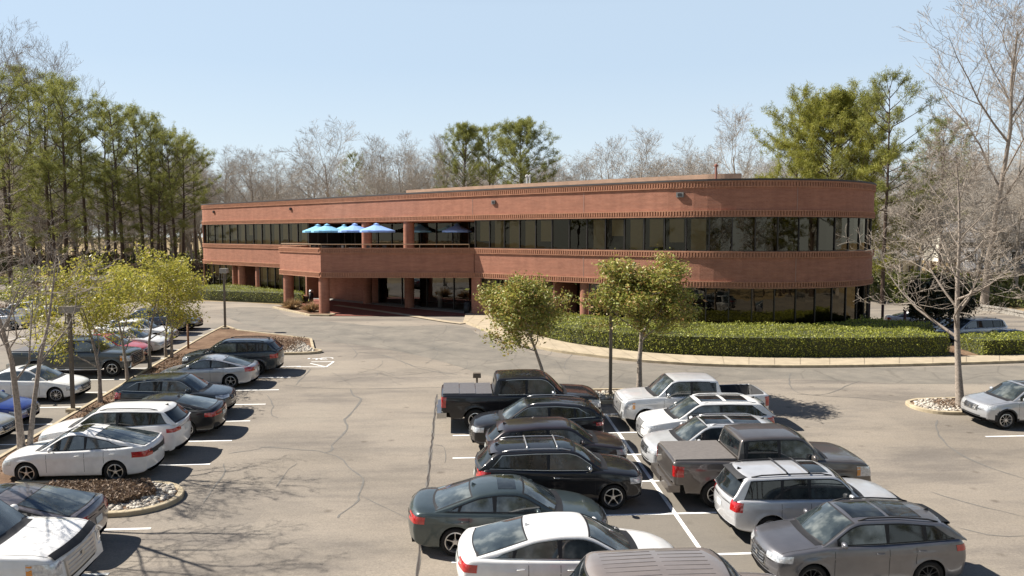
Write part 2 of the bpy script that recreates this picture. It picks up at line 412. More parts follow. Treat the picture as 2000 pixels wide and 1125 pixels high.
# pavement that bends along the hedge
s_out = PP([(905, 630), (948, 648), (1017, 673), (1080, 688), (1155, 697), (1230, 706), (1330, 713), (1400, 716.5), (1500, 718.5), (1600, 718.5), (1740, 716.5), (1870, 713), (2000, 709), (2120, 703)])
s_in = PP([(925, 610), (965, 630), (1017, 648), (1060, 662), (1117, 675), (1200, 685.5), (1275, 694), (1400, 700.5), (1500, 702.5), (1600, 703), (1740, 701.5), (1870, 699), (2000, 697), (2120, 692)])
so_ = chaikin(s_out, 2, False); si_ = chaikin(s_in, 2, False)
lip = so_
lipin = [p+(q-p)*.10 for p, q in zip(so_, si_)] if len(so_) == len(si_) else so_
drape('pavement', lipin+si_[::-1], K_H-.012, M_CONC, thick=.2)
drape('kerb', lip+lipin[::-1], K_H, M_KERB, thick=.25)
for i_ in range(2, len(so_)-2, 2):
    a_, b_ = so_[i_], si_[i_]
    q_a, q_b = ribbon([a_, b_], .016); drape('pavement_joint', q_a+q_b[::-1], K_H+.0035, mat('joint_shade', (.25, .2, .14), .9))  # thin dark beige strips mark the pavement joints
def island(tag_, poly, inner_mat, kw=.17, rough=0):
    poly = [Vector(p[:2]) for p in poly]
    inn = inset(poly, kw)
    # kerb ring
    n = len(poly)
    bm = bmesh.new(); rows = []
    for pl, dz in ((poly, -.05), (poly, K_H-.015), (inset(poly, .02), K_H), (inn, K_H), (inn, K_H-.08)):
        rows.append([bm.verts.new((p.x, p.y, gz(p.x, p.y)+dz)) for p in pl])
    for a, b in zip(rows, rows[1:]):
        for i in range(n): bm.faces.new((a[i], a[(i+1) % n], b[(i+1) % n], b[i]))
    bmesh.ops.recalc_face_normals(bm, faces=bm.faces[:])
    me = bpy.data.meshes.new('kerb'); bm.to_mesh(me); bm.free(); me.materials.append(M_KERB)
    o = bpy.data.objects.new('kerb', me); C.objects.link(o); o['kind'] = 'structure'
    drape('mulch_bed', inn, K_H-.04, inner_mat)
    return inn

# left long island between the two rows, with end bulbs
yaw_dir = Vector((0, 1))
le = PP([(0, 893), (104, 832), (151, 800), (199, 776), (247, 744), (299, 716), (350, 683), (398, 651), (427, 642)])
_k = (le[-1].x-le[1].x)/(le[-1].y-le[1].y)
def XLf(y): return le[1].x+_k*(y-le[1].y)
XL = XLf(28)
tip1 = P(353, 978); tip2 = P(632, 688)
XR = XL+2.1
y1a, y1b = P(300, 1009).y, P(300, 946).y
y2a, y2b = P(590, 693).y, P(560, 668).y
left_isl = [(XLf(8), 8), (XLf(8)+2.1, 8), (XR, y1a-.3)]+[(tip1.x-1.5+1.5*math.cos(R(t)), (y1a+y1b)/2+(y1b-y1a)/2*math.sin(R(t))) for t in range(-90, 91, 15)]+[(XLf(y1b)+2.1, y1b+.2), (XLf(y2a)+2.1, y2a-.1),
            (tip2.x-1.3, y2a), (tip2.x-.7, y2a+.08), (tip2.x-.25, y2a+.3), (tip2.x-.05, y2a+.6), (tip2.x-.15, y2a+.9), (tip2.x-.6, y2a+1.25), (XR+4.5, y2b+.6), (P(470, 648).x, P(470, 648).y), (P(440, 638).x, P(440, 638).y), (XLf(P(428, 641).y)+.1, P(428, 641).y)]
def densify(poly, d=1.2):
    out = []
    for i in range(len(poly)):
        a, b = Vector(poly[i][:2]), Vector(poly[(i+1) % len(poly)][:2]); n = max(1, int((b-a).length/d))
        out += [a+(b-a)*k/n for k in range(n)]
    return out
isl1 = island('a', densify(left_isl), M_MULCH)
# island at the head of the double row, and the small one on the right
c0 = P(1190, 772)
D1, D2 = P(1190, 789).y, P(1190, 764).y
head = [(P(985, 775).x, D1+.4), (P(985, 775).x+.5, D1), (P(1400, 775).x-.6, D1), (P(1400, 775).x, D1+.5), (P(1400, 775).x, D2-.5), (P(1400, 775).x-.6, D2), (P(985, 775).x+.5, D2), (P(985, 775).x, D2-.4)]
isl2 = island('b', densify(chaikin(head, 1), .6), M_MULCH)
ti = P(1779, 797); yr1, yr2 = P(1850, 812).y, P(1850, 781).y
rgt = [(ti.x, (yr1+yr2)/2+.5), (ti.x, (yr1+yr2)/2-.4), (ti.x+.45, yr1+.25), (ti.x+1.2, yr1), (ti.x+6.5, yr1-.1), (ti.x+7.0, yr1+.5), (ti.x+7.0, yr2-.5), (ti.x+6.5, yr2), (ti.x+1.4, yr2), (ti.x+.4, yr2-.3)]
isl3 = island('c', densify(chaikin(rgt, 2), .5), M_MULCH)

# painted stall lines -------------------------------------------------------
def line(a, b, w=.11, off=.008):
    a, b = Vector(a[:2]), Vector(b[:2]); L, Rr = ribbon([a, b], w); return drape('stall_line', L+Rr[::-1], off, M_LINE)
YL = [P(1300, y).y for y in (1086, 1006, 940, 887, 843.5)]
pit = (YL[-1]-YL[0])/4
YR_ = [YL[0]+pit*i for i in range(-2, 6)]
cx = P(1302, 980).x
xl = P(884, 880).x; xr2 = cx+(cx-xl)
for y in YR_: line((xl, y), (xr2, y+.0))
line((cx, YR_[0]-.3), (cx, YR_[-1]), .12, .012)
YLL = [P(500, y).y for y in (737.9, 761, 788.8, 821, 859, 905)]
p2 = (YLL[0]-YLL[-1])/5
xe = P(570.7, 737.9).x; xe2 = P(406, 905).x
for y in [YLL[0]-p2*i for i in range(-1, 10)]:
    if y1a-.6 < y < y1b+.6: continue
    line((XLf(y)+2.3, y), ((xe+xe2)/2, y))
for i in range(-6, 11):
    y = YLL[0]-p2*i
    if y < 60: line((XLf(y)-.1, y), (XLf(y)-5.3, y))
line(P(1925, 853), (P(1925, 853).x+5.4, P(1925, 853).y))
line((P(1925, 853).x, P(1925, 853).y-2.7), (P(1925, 853).x+5.4, P(1925, 853).y-2.7))
for q in ((-35, 62), (-38, 62), (-41, 61)): line((XL-17, q[1]-8), (XL-12, q[1]-8))
# accessible bay marks by the left island
def marks():
    b = []; pts = PP([(618, 699), (648, 708), (638, 717), (600, 716)])
    for a, c in (((608, 707), (652, 706.5)), ((652, 706.5), (637, 717)), ((606, 710), (637, 717)), ((580, 716.5), (637, 717))):
        line(P(*a), P(*c), .10, .01)
    # wheelchair sign: ring, seat line, head
    c = P(645, 700.5); ring = [(c.x-.2+.34*math.cos(t), c.y+.34*math.sin(t)) for t in [math.pi*2*i/16*.8 for i in range(17)]]
    L, Rr = ribbon(ring, .07); drape('accessible_bay_symbol', L+Rr[::-1], .010, M_LINE)
    line((c.x-.2, c.y+.05), (c.x-1.0, c.y+.0), .09, .011); line((c.x-.75, c.y), (c.x-.7, c.y-.35), .09, .013)
    line((c.x-1.25, c.y+.05), (c.x-1.12, c.y+.05), .2, .012)
marks()

# crack sealing -------------------------------------------------------------
cracks = [
 ([(685, 760), (689, 773), (704, 777), (704, 784), (692, 800), (680, 813), (671, 821), (680, 835), (669, 851), (648, 867), (649, 880), (633, 885)], .10),
 ([(446, 886), (504, 877.5), (512, 872.5), (570, 877.5), (622, 880), (633, 884), (666, 894), (683, 916), (705, 930), (712, 943), (699, 965), (702, 981), (663, 1004), (659, 1012)], .08),
 ([(555, 753), (584, 755), (589, 757), (693, 760), (747, 759), (864, 757)], .06),
 ([(608, 720), (587, 741), (577, 753)], .08), ([(521, 771), (535, 789), (528, 811), (544, 816.5)], .07),
 ([(690, 648), (760, 669), (812, 671), (880, 690)], .07), ([(700, 688), (747, 693), (787, 707), (827, 723), (900, 733)], .09),
 ([(655, 747), (700, 737), (738, 735), (737, 728)], .06), ([(738, 735), (790, 733), (840, 727)], .05),
 ([(1830, 820), (1828, 845), (1860, 880), (1920, 910), (2010, 938)], .1), ([(1545, 728), (1540, 745), (1548, 765), (1590, 773), (1625, 768), (1660, 750), (1680, 745)], .07),
 ([(1540, 769), (1640, 775), (1700, 778), (1775, 790)], .05), ([(1870, 1030), (1950, 1050), (2020, 1045)], .06), ([(1815, 960), (1900, 985), (2010, 1012)], .06),
 ([(700, 966), (770, 1000), (800, 1015)], .04), ([(1120, 690), (1100, 712), (1105, 722)], .07), ([(960, 688), (1040, 700), (1135, 728)], .06),
 ([(600, 640), (660, 660), (700, 688), (690, 700)], .05), ([(790, 650), (850, 668), (930, 700), (1000, 712)], .05), ([(880, 640), (840, 668), (860, 690), (830, 712)], .05),
 ([(845, 869), (866, 871), (872, 885), (868, 905)], .05), ([(540, 952), (560, 920), (580, 905)], .05), ([(395, 985), (420, 950), (441, 925), (437, 905)], .06)]
random.seed(5)
for k in range(26):                        # the fine network of cracks on the older drive
    x, y = random.uniform(620, 1120), random.uniform(640, 735); a = random.uniform(-.5, .5) if k % 3 else random.uniform(1, 2); pts = []
    for i in range(6):
        pts.append((x, y)); x += math.cos(a)*22; y += math.sin(a)*6.5; a += random.uniform(-.7, .7)
    if all(q[1] > 636 for q in pts): cracks.append((pts, .028))
def build_cracks():
    bm = MB(); rs = random.Random(3)
    def do(pts, w, off):
        pts = [P(*p) for p in pts]; pts = chaikin(pts, 1, False); fine = []
        for a, b in zip(pts, pts[1:]):
            n = max(1, int((b-a).length/.35))
            for i in range(n): q = a+(b-a)*i/n; fine.append(q+Vector((rs.uniform(-.025, .025), rs.uniform(-.025, .025))))
        fine.append(pts[-1]); ws = [w*rs.uniform(.45, 1.35) for _ in fine]; ws[0] = ws[-1] = w*.2
        L, Rr = ribbon(fine, ws); n = len(L)
        return [(p.x, p.y, gz(p.x, p.y)+off) for p in L+Rr], [(i, n+i, n+i+1, i+1) for i in range(n-1)]
    for j, (pts, w) in enumerate(cracks): bm.add(*do(pts, w*.8, .0055+.0004*(j % 6)))
    bm.build('crack_seal', M_CRACK)['kind'] = 'structure'
    b2 = MB()
    jl = [(853, 770), (845, 850.7), (839, 900), (839.5, 913), (832.7, 957), (826, 1010), (821.7, 1064), (814.8, 1125), (806, 1200)]
    b2.add(*do(jl, .055, .0092)); b3 = MB(); b3.add(*do(jl, .10, .0088)); b3.build('crack_seal', M_CRACK)['kind'] = 'structure'
    b2.build('open_joint', M_DCRACK)['kind'] = 'structure'
build_cracks()

# ================================================================== OFFICE BUILDING
Z0, ZS, Z1, Z2, Z3, Z4 = 0.0, .35, 3.04, 5.46, 7.72, 10.19
def plan():
    """closed outline of the building, counter-clockwise seen from above, as (x, y) with arc length"""
    f = []
    # left rounded corner
    PLp = Vector((-36.3, 95.0)); nl = Vector((-.678, -.735)); cl = PLp-nl*6
    a0 = math.atan2(nl.y, nl.x)
    for i in range(9, 0, -1): a = a0-i*R(10); f.append(cl+Vector((math.cos(a), math.sin(a)))*6)
    f.append(PLp)
    mid = Vector((-3.12, 64.4)); p1 = Vector((10.2, 53.9))
    d1 = (mid-PLp).normalized(); d2 = (p1-mid).normalized()
    L = (mid-PLp).length
    for i in range(1, 20): f.append(PLp+d1*(L-9)*i/19)
    A = mid-d1*9; B = mid+d2*9
    for i in range(1, 9): t = i/8; f.append(A*(1-t)**2+mid*2*t*(1-t)+B*t*t)
    for i in range(1, 4): f.append(B+(p1-B)*i/3)
    n1 = Vector((d2.y, -d2.x)); c = p1-n1*10.5; a1 = math.atan2(n1.y, n1.x)
    for i in range(1, 46): a = a1+i*R(4); f.append(c+Vector((math.cos(a), math.sin(a)))*10.5)
    # back
    e = f[-1]; back_left = cl-nl*15+Vector((nl.y, -nl.x))*0
    last = cl+Vector((math.cos(a0-math.pi/2), math.sin(a0-math.pi/2)))*6
    bl = last-nl*15
    for i in range(1, 12): f.append(e+(bl-e)*i/12)
    f.append(bl)
    for i in range(1, 4): f.append(bl+(f[0]-bl)*i/4)
    return [c2w(p.x, p.y) for p in f]
PLAN = plan(); PLANC = PLAN+[PLAN[0]]
CUM = [0]
for a, b in zip(PLANC, PLANC[1:]): CUM.append(CUM[-1]+(b-a).length)
def at_s(s):
    s %= CUM[-1]
    for i in range(len(PLAN)):
        if s <= CUM[i+1]:
            t = (s-CUM[i])/(CUM[i+1]-CUM[i]); a, b = PLANC[i], PLANC[i+1]
            def vn(j):
                d = (PLANC[(j+1) % len(PLAN)]-PLANC[j-1 if j > 0 else len(PLAN)-1]).normalized(); return Vector((d.y, -d.x))
            n = (vn(i)*(1-t)+vn((i+1) % len(PLAN))*t).normalized(); return a+(b-a)*t, n
    return PLAN[0], Vector((-1, 0))
def s_px(px):
    """arc length where the view line through a picture column meets the front"""
    d = ray(px, 450); d = Vector((d.x, d.y)); best = None
    for i in range(len(PLAN)):
        a, b = PLANC[i], PLANC[i+1]; e = b-a; den = d.x*e.y-d.y*e.x
        if abs(den) < 1e-9: continue
        t = (a.x*e.y-a.y*e.x)/den; u = (a.x*d.y-a.y*d.x)/den
        if 0 <= u <= 1 and t > 0 and (best is None or t < best[0]): best = (t, CUM[i]+u*e.length)
    return best[1]
bld = empty('office_building', at_s(s_px(1200))[0].to_3d(), 0, 'long two storey red brick office building with a rounded end and ribbon windows', 'building')
BI = Matrix.Translation(-bld.location)
def kid(name, v, f, m, parent=None, **k):
    o = mk(name, v, f, m, None, **k); o.parent = parent or bld
    if not parent: o.matrix_parent_inverse = BI
    return o
def frange(a, b, d):
    n = max(1, math.ceil((b-a)/d)); return [a+(b-a)*i/n for i in range(n+1)]
def band(name, s0, s1, z0, z1, out, th, m, step=.9, path=None):
    """curved wall strip with real thickness"""
    get = path or at_s; ss = frange(s0, s1, step); v = []; uv = []
    for s in ss:
        p, n = get(s); o = p+n*out; i = p+n*(out-th)
        v += [(o.x, o.y, z0), (o.x, o.y, z1), (i.x, i.y, z1), (i.x, i.y, z0)]; uv += [(s, z0), (s, z1), (s, z1+th), (s, z0-th)]
    f = []
    for k in range(len(ss)-1):
        a = 4*k
        for j in range(4): f.append((a+j, a+4+j, a+4+(j+1) % 4, a+(j+1) % 4)[::-1])
    f += [(0, 1, 2, 3)[::-1], tuple(4*(len(ss)-1)+j for j in range(4))]
    return kid(name, v, [q[::-1] for q in f], m, uv=uv)
def dentils(name, s0, s1, z0, z1, out, m, path=None, pitch=.2):
    get = path or at_s; b = MB(); n = int((s1-s0)/pitch); uv = []
    for k in range(n):
        p, nn = get(s0+(k+.5)*pitch); a = math.atan2(nn.x, -nn.y)
        b.box((p.x+nn.x*out, p.y+nn.y*out, (z0+z1)/2), (.095, .07, z1-z0), a)
        uv += [(k*.31+(i & 1)*.05, z0+(i > 3)*.3) for i in range(8)]
    return kid(name, b.v, b.f, m, uv=uv)
TOT = CUM[-1]
sA, sB = s_px(402)-6, s_px(1704)+14      # visible sweep of the front
def brickband(z0, z1, s0, s1, path=None, th=.35, nm='wall_band'):
    st = .44
    band(nm, s0, s1, z0+st, z1-st, 0, th, M_BRICK, path=path)
    for (a, b, e) in ((z0, z0+st, 'bottom'), (z1-st, z1, 'top')):
        band('soldier_course', s0, s1, a+.003, b-.003, .02, th+.02, M_SOLD, path=path)
        if e == 'bottom':
            dentils('corbel_row', s0, s1, a+.09, b-.07, .06, M_SOLD, path); band('ledge', s0, s1, b-.07, b+.0, .10, .2, M_SOLD, path=path)
            band('ledge', s0, s1, a-.002, a+.08, .085, .2, M_SOLD, path=path)
        else:
            dentils('corbel_row', s0, s1, a+.07, b-.1, .06, M_SOLD, path); band('ledge', s0, s1, a, a+.07, .085, .2, M_SOLD, path=path)
            band('ledge', s0, s1, b-.09, b+.002, .10, .3, M_SOLD, path=path)
brickband(Z3, Z4-.12, 0, TOT)
band('roof_coping', 0, TOT, Z4-.12, Z4, .13, .6, M_DARKROOF)
sT0, sT1 = s_px(598), s_px(926)
sC0 = s_px(590)
brickband(Z1, Z2, 0, sC0+2.5)
brickband(Z1, Z2, sT1, TOT)
# roof deck, floor slabs
def slab(name, z, m, inn=.3, poly=None, th=.2):
    pl = poly or inset(PLAN, inn); n = len(pl); bm = bmesh.new()
    a = [bm.verts.new((p[0], p[1], z)) for p in pl]; b = [bm.verts.new((p[0], p[1], z-th)) for p in pl]
    bm.faces.new(a); bm.faces.new(b[::-1])
    for i in range(n): bm.faces.new((a[i], b[i], b[(i+1) % n], a[(i+1) % n]))
    bmesh.ops.recalc_face_normals(bm, faces=bm.faces[:]); bmesh.ops.triangulate(bm, faces=[f for f in bm.faces if len(f.verts) > 4])
    me = bpy.data.meshes.new(name); bm.to_mesh(me); bm.free(); me.materials.append(m)
    o = bpy.data.objects.new(name, me); C.objects.link(o); o.parent = bld; o.matrix_parent_inverse = BI; return o
slab('roof', Z4-.5, M_ROOF)
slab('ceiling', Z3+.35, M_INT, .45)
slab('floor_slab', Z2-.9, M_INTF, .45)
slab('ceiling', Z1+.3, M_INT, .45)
slab('floor_slab', .06, M_INTF, .1, th=.3)
# interior core walls
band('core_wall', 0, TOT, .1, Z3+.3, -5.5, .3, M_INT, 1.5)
# glazing ------------------------------------------------------------------
rw = random.Random(11)
def glazing(s0, s1, z0, z1, rec, bay, blind_p=.45, glass=None, drops=None, mull=True, lit=.0):
    n = max(1, round((s1-s0)/bay)); bw = (s1-s0)/n
    for k in range(n):
        a, b = s0+k*bw, s0+(k+1)*bw; ss = frange(a+.035, b-.035, .8); v = []
        for s in ss:
            p, nn = at_s(s); q = p-nn*rec; v += [(q.x, q.y, z0+.04), (q.x, q.y, z1-.04)]
        f = [(2*i, 2*i+2, 2*i+3, 2*i+1) for i in range(len(ss)-1)]
        g = kid('window', v, f, glass or M_GLASS)
        # frame: one upright and the head and sill rails
        mb = MB(); p, nn = at_s(a); ang = math.atan2(nn.x, -nn.y); q = p-nn*(rec-.01)
        mb.box((q.x, q.y, (z0+z1)/2), (.07, .13, z1-z0), ang)
        for s_a, s_b in zip(ss, ss[1:]):
            pa, na = at_s(s_a); pb, nb = at_s(s_b); m_ = (pa+pb)/2-(na+nb)/2*(rec-.01); l = (pb-pa).length
            for zz in (z0+.02, z1-.02): mb.box((m_.x, m_.y, zz), (l+.02, .11, .05), math.atan2(na.x, -na.y))
        fr = kid('frame', mb.v, mb.f, M_MULL, g); fr.matrix_parent_inverse = Matrix()
        if rw.random() < blind_p:
            drop = rw.choice([1, 1, .75, .55, 1, .9]) if drops is None else drops
            i0, i1 = (.16, .16); v = []
            p, nn = at_s(a+i0*bw+rw.uniform(0, .15)); r_ = p-nn*(rec+.22); p2_, n2 = at_s(b-i1*bw); r2 = p2_-n2*(rec+.22)
            zt = z1-.1; zb = zt-(z1-z0-.15)*drop; d3 = nn*.03
            v = [(r_.x, r_.y, zb), (r2.x, r2.y, zb), (r2.x, r2.y, zt), (r_.x, r_.y, zt), (r_.x-d3.x, r_.y-d3.y, zb), (r2.x-d3.x, r2.y-d3.y, zb), (r2.x-d3.x, r2.y-d3.y, zt), (r_.x-d3.x, r_.y-d3.y, zt)]
            o = kid('blind', v, [(0, 1, 2, 3), (5, 4, 7, 6), (3, 2, 6, 7), (4, 5, 1, 0), (0, 3, 7, 4), (1, 5, 6, 2)], M_BLIND, g)
glazing(s_px(402)-1.5, sT0, Z2, Z3, .18, 1.75, .85)
glazing(sT1, s_px(1385), Z2, Z3, .18, 1.52, .75)
glazing(s_px(1385), s_px(1704)+7.5, Z2, Z3, .18, 1.5, .0, M_REFL)
# ground floor
g1 = s_px(449); g2 = s_px(503)
glazing(s_px(402)-1.5, g1, ZS, Z1, .2, 1.6, .1)
glazing(g1, g2, ZS, Z1, 3.4, 2.2, .0)
glazing(g2, s_px(597), ZS, Z1, .2, 1.7, .95)
glazing(s_px(939), s_px(1000), 1.15, Z1, .2, 2.0, .5)
glazing(s_px(1000), s_px(1078), ZS, Z1, .2, 1.7, .75)
glazing(s_px(1078), s_px(1150), ZS, Z1, 3.2, 2.2, 0)
glazing(s_px(1150), s_px(1704)+7.5, ZS, Z1, .2, 1.52, .12, M_REFL)
band('sill_wall', s_px(402)-2, g1, -1.5, ZS, .0, .35, M_BRICK)
band('sill_wall', g2, s_px(597), -1.5, ZS, .0, .35, M_BRICK)
band('sill_wall', s_px(1150), s_px(1704)+12, -1.6, ZS, .05, .35, M_BRICK)
band('sill_wall', s_px(1000), s_px(1078), -.5, ZS, .0, .35, M_BRICK)
band('sill_wall', s_px(932), s_px(1000), -.5, 1.15, .0, .35, M_BRICK)
band('brick_pier', s_px(921), s_px(938), -.3, Z1, .03, .5, M_BRICK)
band('rear_wall', s_px(1704)+7.5, TOT, -1.6, Z3, .0, .35, M_BRICK)
band('rear_wall', 0, s_px(402)-1.5, -1.6, Z3, .0, .35, M_BRICK)
# recess side walls
def cross(name, s, o0, o1, z0, z1, m, th=.25):
    p, n = at_s(s); a = p-n*o0; b = p-n*o1; t = Vector((-n.y, n.x))*th/2
    q = [a-t, b-t, b+t, a+t]; v = [(x.x, x.y, z0) for x in q]+[(x.x, x.y, z1) for x in q]
    uv = [(0, z0), (o1-o0, z0), (o1-o0, z0), (0, z0), (0, z1), (o1-o0, z1), (o1-o0, z1), (0, z1)]
    kid(name, v, [(0, 1, 5, 4), (1, 2, 6, 5), (2, 3, 7, 6), (3, 0, 4, 7), (4, 5, 6, 7), (3, 2, 1, 0)], m, uv=uv)
for s in (g1, g2, s_px(1078), s_px(1150)): cross('return_wall', s, .2, 3.5, .0, Z1, M_BRICK)
for s in (sT0, sT1): cross('return_wall', s, .2, 4.1, Z2-1, Z3, M_MULL)
# terrace rear glazing
glazing(sT0+.1, sT1-.1, Z2-.85, Z3, 4.0, 2.1, .0)
band('downlight_soffit', sT0, sT1, Z3-.06, Z3+.3, -.36, 3.7, M_BRICK)
# lobby
lb0 = s_px(700)
band('entrance_wall', s_px(595), lb0+1.2, -.2, Z1+.2, -1.4, .3, M_BRICK)
cross('return_wall', s_px(596), -.0, 1.6, -.2, Z1, M_BRICK)
glazing(lb0+1.2, s_px(921), .1, Z1+.15, 1.4, 3.1, .0, M_LOBBY)
cross('return_wall', s_px(921), .1, 1.6, -.2, Z1, M_BRICK)
def column(px, off, z0, z1, r=.43, m=M_BRICK, name='column', loc=None):
    if loc is None: p, n = at_s(s_px(px)); q = p-n*off
    else: q = loc
    v = []; f = []; uv = []; N = 28
    for k in range(N+1):
        t = 2*math.pi*k/N
        for z in (z0, z1): v.append((q.x+r*math.cos(t), q.y+r*math.sin(t), z)); uv.append((t*r, z))
    f = [(2*k, 2*k+2, 2*k+3, 2*k+1) for k in range(N)]
    return kid(name, v, f, m, smooth=True, uv=uv)
for px in (461, 495): column(px, .6, -.2, Z1)
column(1137, .55, -.2, Z1)
for px in (708, 790):
    column(px, .5, -.2, Z1+.2); column(px, .5, Z1+1, Z3, .48)
# ---------------- entrance canopy and terrace
J = at_s(sT1)[0]
cc = [c2w(-3.1, 64.5), c2w(-15.6, 64.7), c2w(-20.6, 70.4)]
pb, nb_ = at_s(sC0+.6); cc.append(pb-nb_*.1)
CPATH = [cc[0], cc[1], cc[2], cc[3]]
CC = [0]
for a, b in zip(CPATH, CPATH[1:]): CC.append(CC[-1]+(b-a).length)
def at_c(s):
    s = max(0, min(CC[-1]-1e-6, s))
    for i in range(3):
        if s <= CC[i+1]+1e-9:
            d = (CPATH[i+1]-CPATH[i]).normalized(); return CPATH[i]+d*(s-CC[i]), Vector((-d.y, d.x))
def seg_path(i):
    def g(s):
        d = (CPATH[i+1]-CPATH[i]).normalized(); return CPATH[i]+d*s, Vector((-d.y, d.x))
    return g
for i in range(3):
    g = seg_path(i); L = CC[i+1]-CC[i]; d = (CPATH[i+1]-CPATH[i]).normalized(); nn = Vector((-d.y, d.x))
    if nn.dot(CPATH[i]-c2w(-10, 75)) < 0: raise Exception('canopy normal')
    # faces wound for the reversed direction
    def gr(s, g=g, L=L): return g(L-s)
    brickband(Z1, Z2, .0, L, gr, .32, 'canopy_fascia')
cpoly = [at_s(s)[0]-at_s(s)[1]*4.0 for s in frange(sC0, sT1, 3)]
cin = [cc[0], cc[1], cc[2], cc[3]]
cxy = sum(((Vector(p)) for p in cin), Vector((0, 0)))/4
cin2 = [p+(cxy-p).normalized()*.35 for p in cin]
slab('terrace_floor', Z2-.75, M_TANBR, poly=cin2+[p for p in cpoly][1:-1], th=.2)
slab('soffit', Z1+.25, M_BRICK, poly=cin2+[p for p in cpoly][1:-1], th=.15)
colA = cc[1]+(cxy-cc[1]).normalized()*.75; colB = cc[2]+(cxy-cc[2]).normalized()*.75
column(0, 0, -.3, Z1+.1, .44, loc=colA); column(0, 0, -.3, Z1+.1, .44, loc=colB)
def railing():
    mb = MB(); pts = [cc[0]+(cc[1]-cc[0])*.02, cc[1], cc[2], cc[3]]
    pts = [p+(cxy-p).normalized()*.15 for p in pts]
    for z, r in ((Z2+.3, .035), ):
        for a, b in zip(pts, pts[1:]): mb.tube([(a.x, a.y, z), (b.x, b.y, z)], r, 8)
    for a, b in zip(pts, pts[1:]):
        n = max(1, round((b-a).length/2.1))
        for i in range(n+1): q = a+(b-a)*i/n; mb.tube([(q.x, q.y, Z2-.02), (q.x, q.y, Z2+.3)], .02, 6)
    kid('handrail', mb.v, mb.f, mat('brass_handrail', (.42, .30, .19), .35, .6))
railing()
# wall lights, vents, penthouse
def wallbox(px, z, name, w=.35, h=.3, m=M_MULL2):
    p, n = at_s(s_px(px)); a = math.atan2(n.x, -n.y); mb = MB(); q = p+n*.05
    mb.box((q.x, q.y, z), (w, .16, h), a); q = p+n*.145
    mb.box((q.x, q.y, z), (w*.55, .03, h*.6), a, 1); kid(name, mb.v, mb.f, [m, M_BLACK], fm=mb.m)
wallbox(965, 9.1, 'flood_light'); wallbox(1328, 9.2, 'flood_light', .5, .33)
wallbox(419, 9.2, 'flood_light', .3, .25, M_BLACK); wallbox(569, 9.2, 'flood_light', .3, .25, M_BLACK)
pen = inset(PLAN, 6.5)
def penthouse():
    i0 = s_px(690); i1 = s_px(1380)+4; v = []; uv = []; f = []
    ss = frange(i0, i1, .8); ln = len(ss)
    for s in ss:
        p, n = at_s(s); q = p-n*6.5
        v += [(q.x, q.y, Z4-.5), (q.x, q.y, Z4+.8), (q.x-n.x*.3, q.y-n.y*.3, Z4+.8)]; uv += [(s, Z4), (s, Z4+1.3), (s, Z4+1.6)]
    for k in range(ln-1): f += [(3*k, 3*k+3, 3*k+4, 3*k+1), (3*k+1, 3*k+4, 3*k+5, 3*k+2)]
    p0, n0 = at_s(i0); a = p0-n0*6.5; b = p0-n0*13; k = len(v)
    v += [(b.x, b.y, Z4-.5), (b.x, b.y, Z4+.8)]; uv += [(6, Z4), (6, Z4+1.4)]; f.append((k, 0, 1, k+1))
    p1, n1 = at_s(i1); c = p1-n1*6.5
    kid('roof_screen', v, f, M_TANBR, uv=uv)
penthouse()
def pipe(px, off, h, r, m, name):
    p, n = at_s(s_px(px)); q = p-n*off; mb = MB(); mb.tube([(q.x, q.y, Z4-.5), (q.x, q.y, Z4+h)], r, 10)
    mb.tube([(q.x, q.y, Z4+h), (q.x, q.y, Z4+h+.12), (q.x, q.y, Z4+h+.2)], [r*1.7, r*1.7, r*.3], 10); kid(name, mb.v, mb.f, m)
pipe(1380, 4.2, 1.15, .08, mat('brown_pipe', (.25, .10, .07)), 'vent_pipe')
pipe(893, 9, 1.6, .10, mat('white_pipe', (.6, .58, .55)), 'vent_pipe'); pipe(899, 9, 1.6, .07, MATS['white_pipe'], 'vent_pipe')
# expansion joints
for px in (1140, 1556, 923):
    for z0, z1 in ((Z1+.44, Z2-.44), (Z3+.44, Z4-.56)):
        p, n = at_s(s_px(px)); a = math.atan2(n.x, -n.y); mb = MB(); q = p+n*.004; mb.box((q.x, q.y, (z0+z1)/2), (.03, .02, z1-z0), a)
        kid('expansion_joint', mb.v, mb.f, mat('joint_sealant', (.34, .22, .18)))

# forecourt paving under the canopy
fc = [c2w(-19.6, 68.6), c2w(-15.3, 63.6), c2w(-12.5, 63.4), c2w(-3.5, 63.6), c2w(-2.2, 62.6)]+[at_s(s)[0]-at_s(s)[1]*1.6 for s in frange(s_px(596), s_px(921), 4)][::-1]
fo_ = drape('brick_forecourt', fc, .05, M_PAVER)
def planar_uv(o):
    me = o.data; l = me.uv_layers.new(name='UVMap')
    for lp in me.loops: c = me.vertices[lp.vertex_index].co; l.data[lp.index].uv = (c.x, c.y)
planar_uv(fo_)
band_ = chaikin([P(655, 597), P(720, 606), P(800, 617), P(870, 629), P(905, 633)], 2, False)
L_, R__ = ribbon(band_, .7); drape('forecourt_band', L_+R__[::-1], .06, M_CONC)
kp = [c2w(-21.4, 70.6), c2w(-16.3, 63.6), c2w(-14.7, 63.4), c2w(-14.3, 64.1), c2w(-15.2, 65.6), c2w(-19.9, 71.3)]
isl4 = island('d', densify(kp, .6), M_MULCH)
# pavement stub at the entrance
drape('pavement', PP([(905, 631), (912, 606), (960, 614), (962, 632), (948, 647)]), K_H-.014, M_CONC, thick=.15)
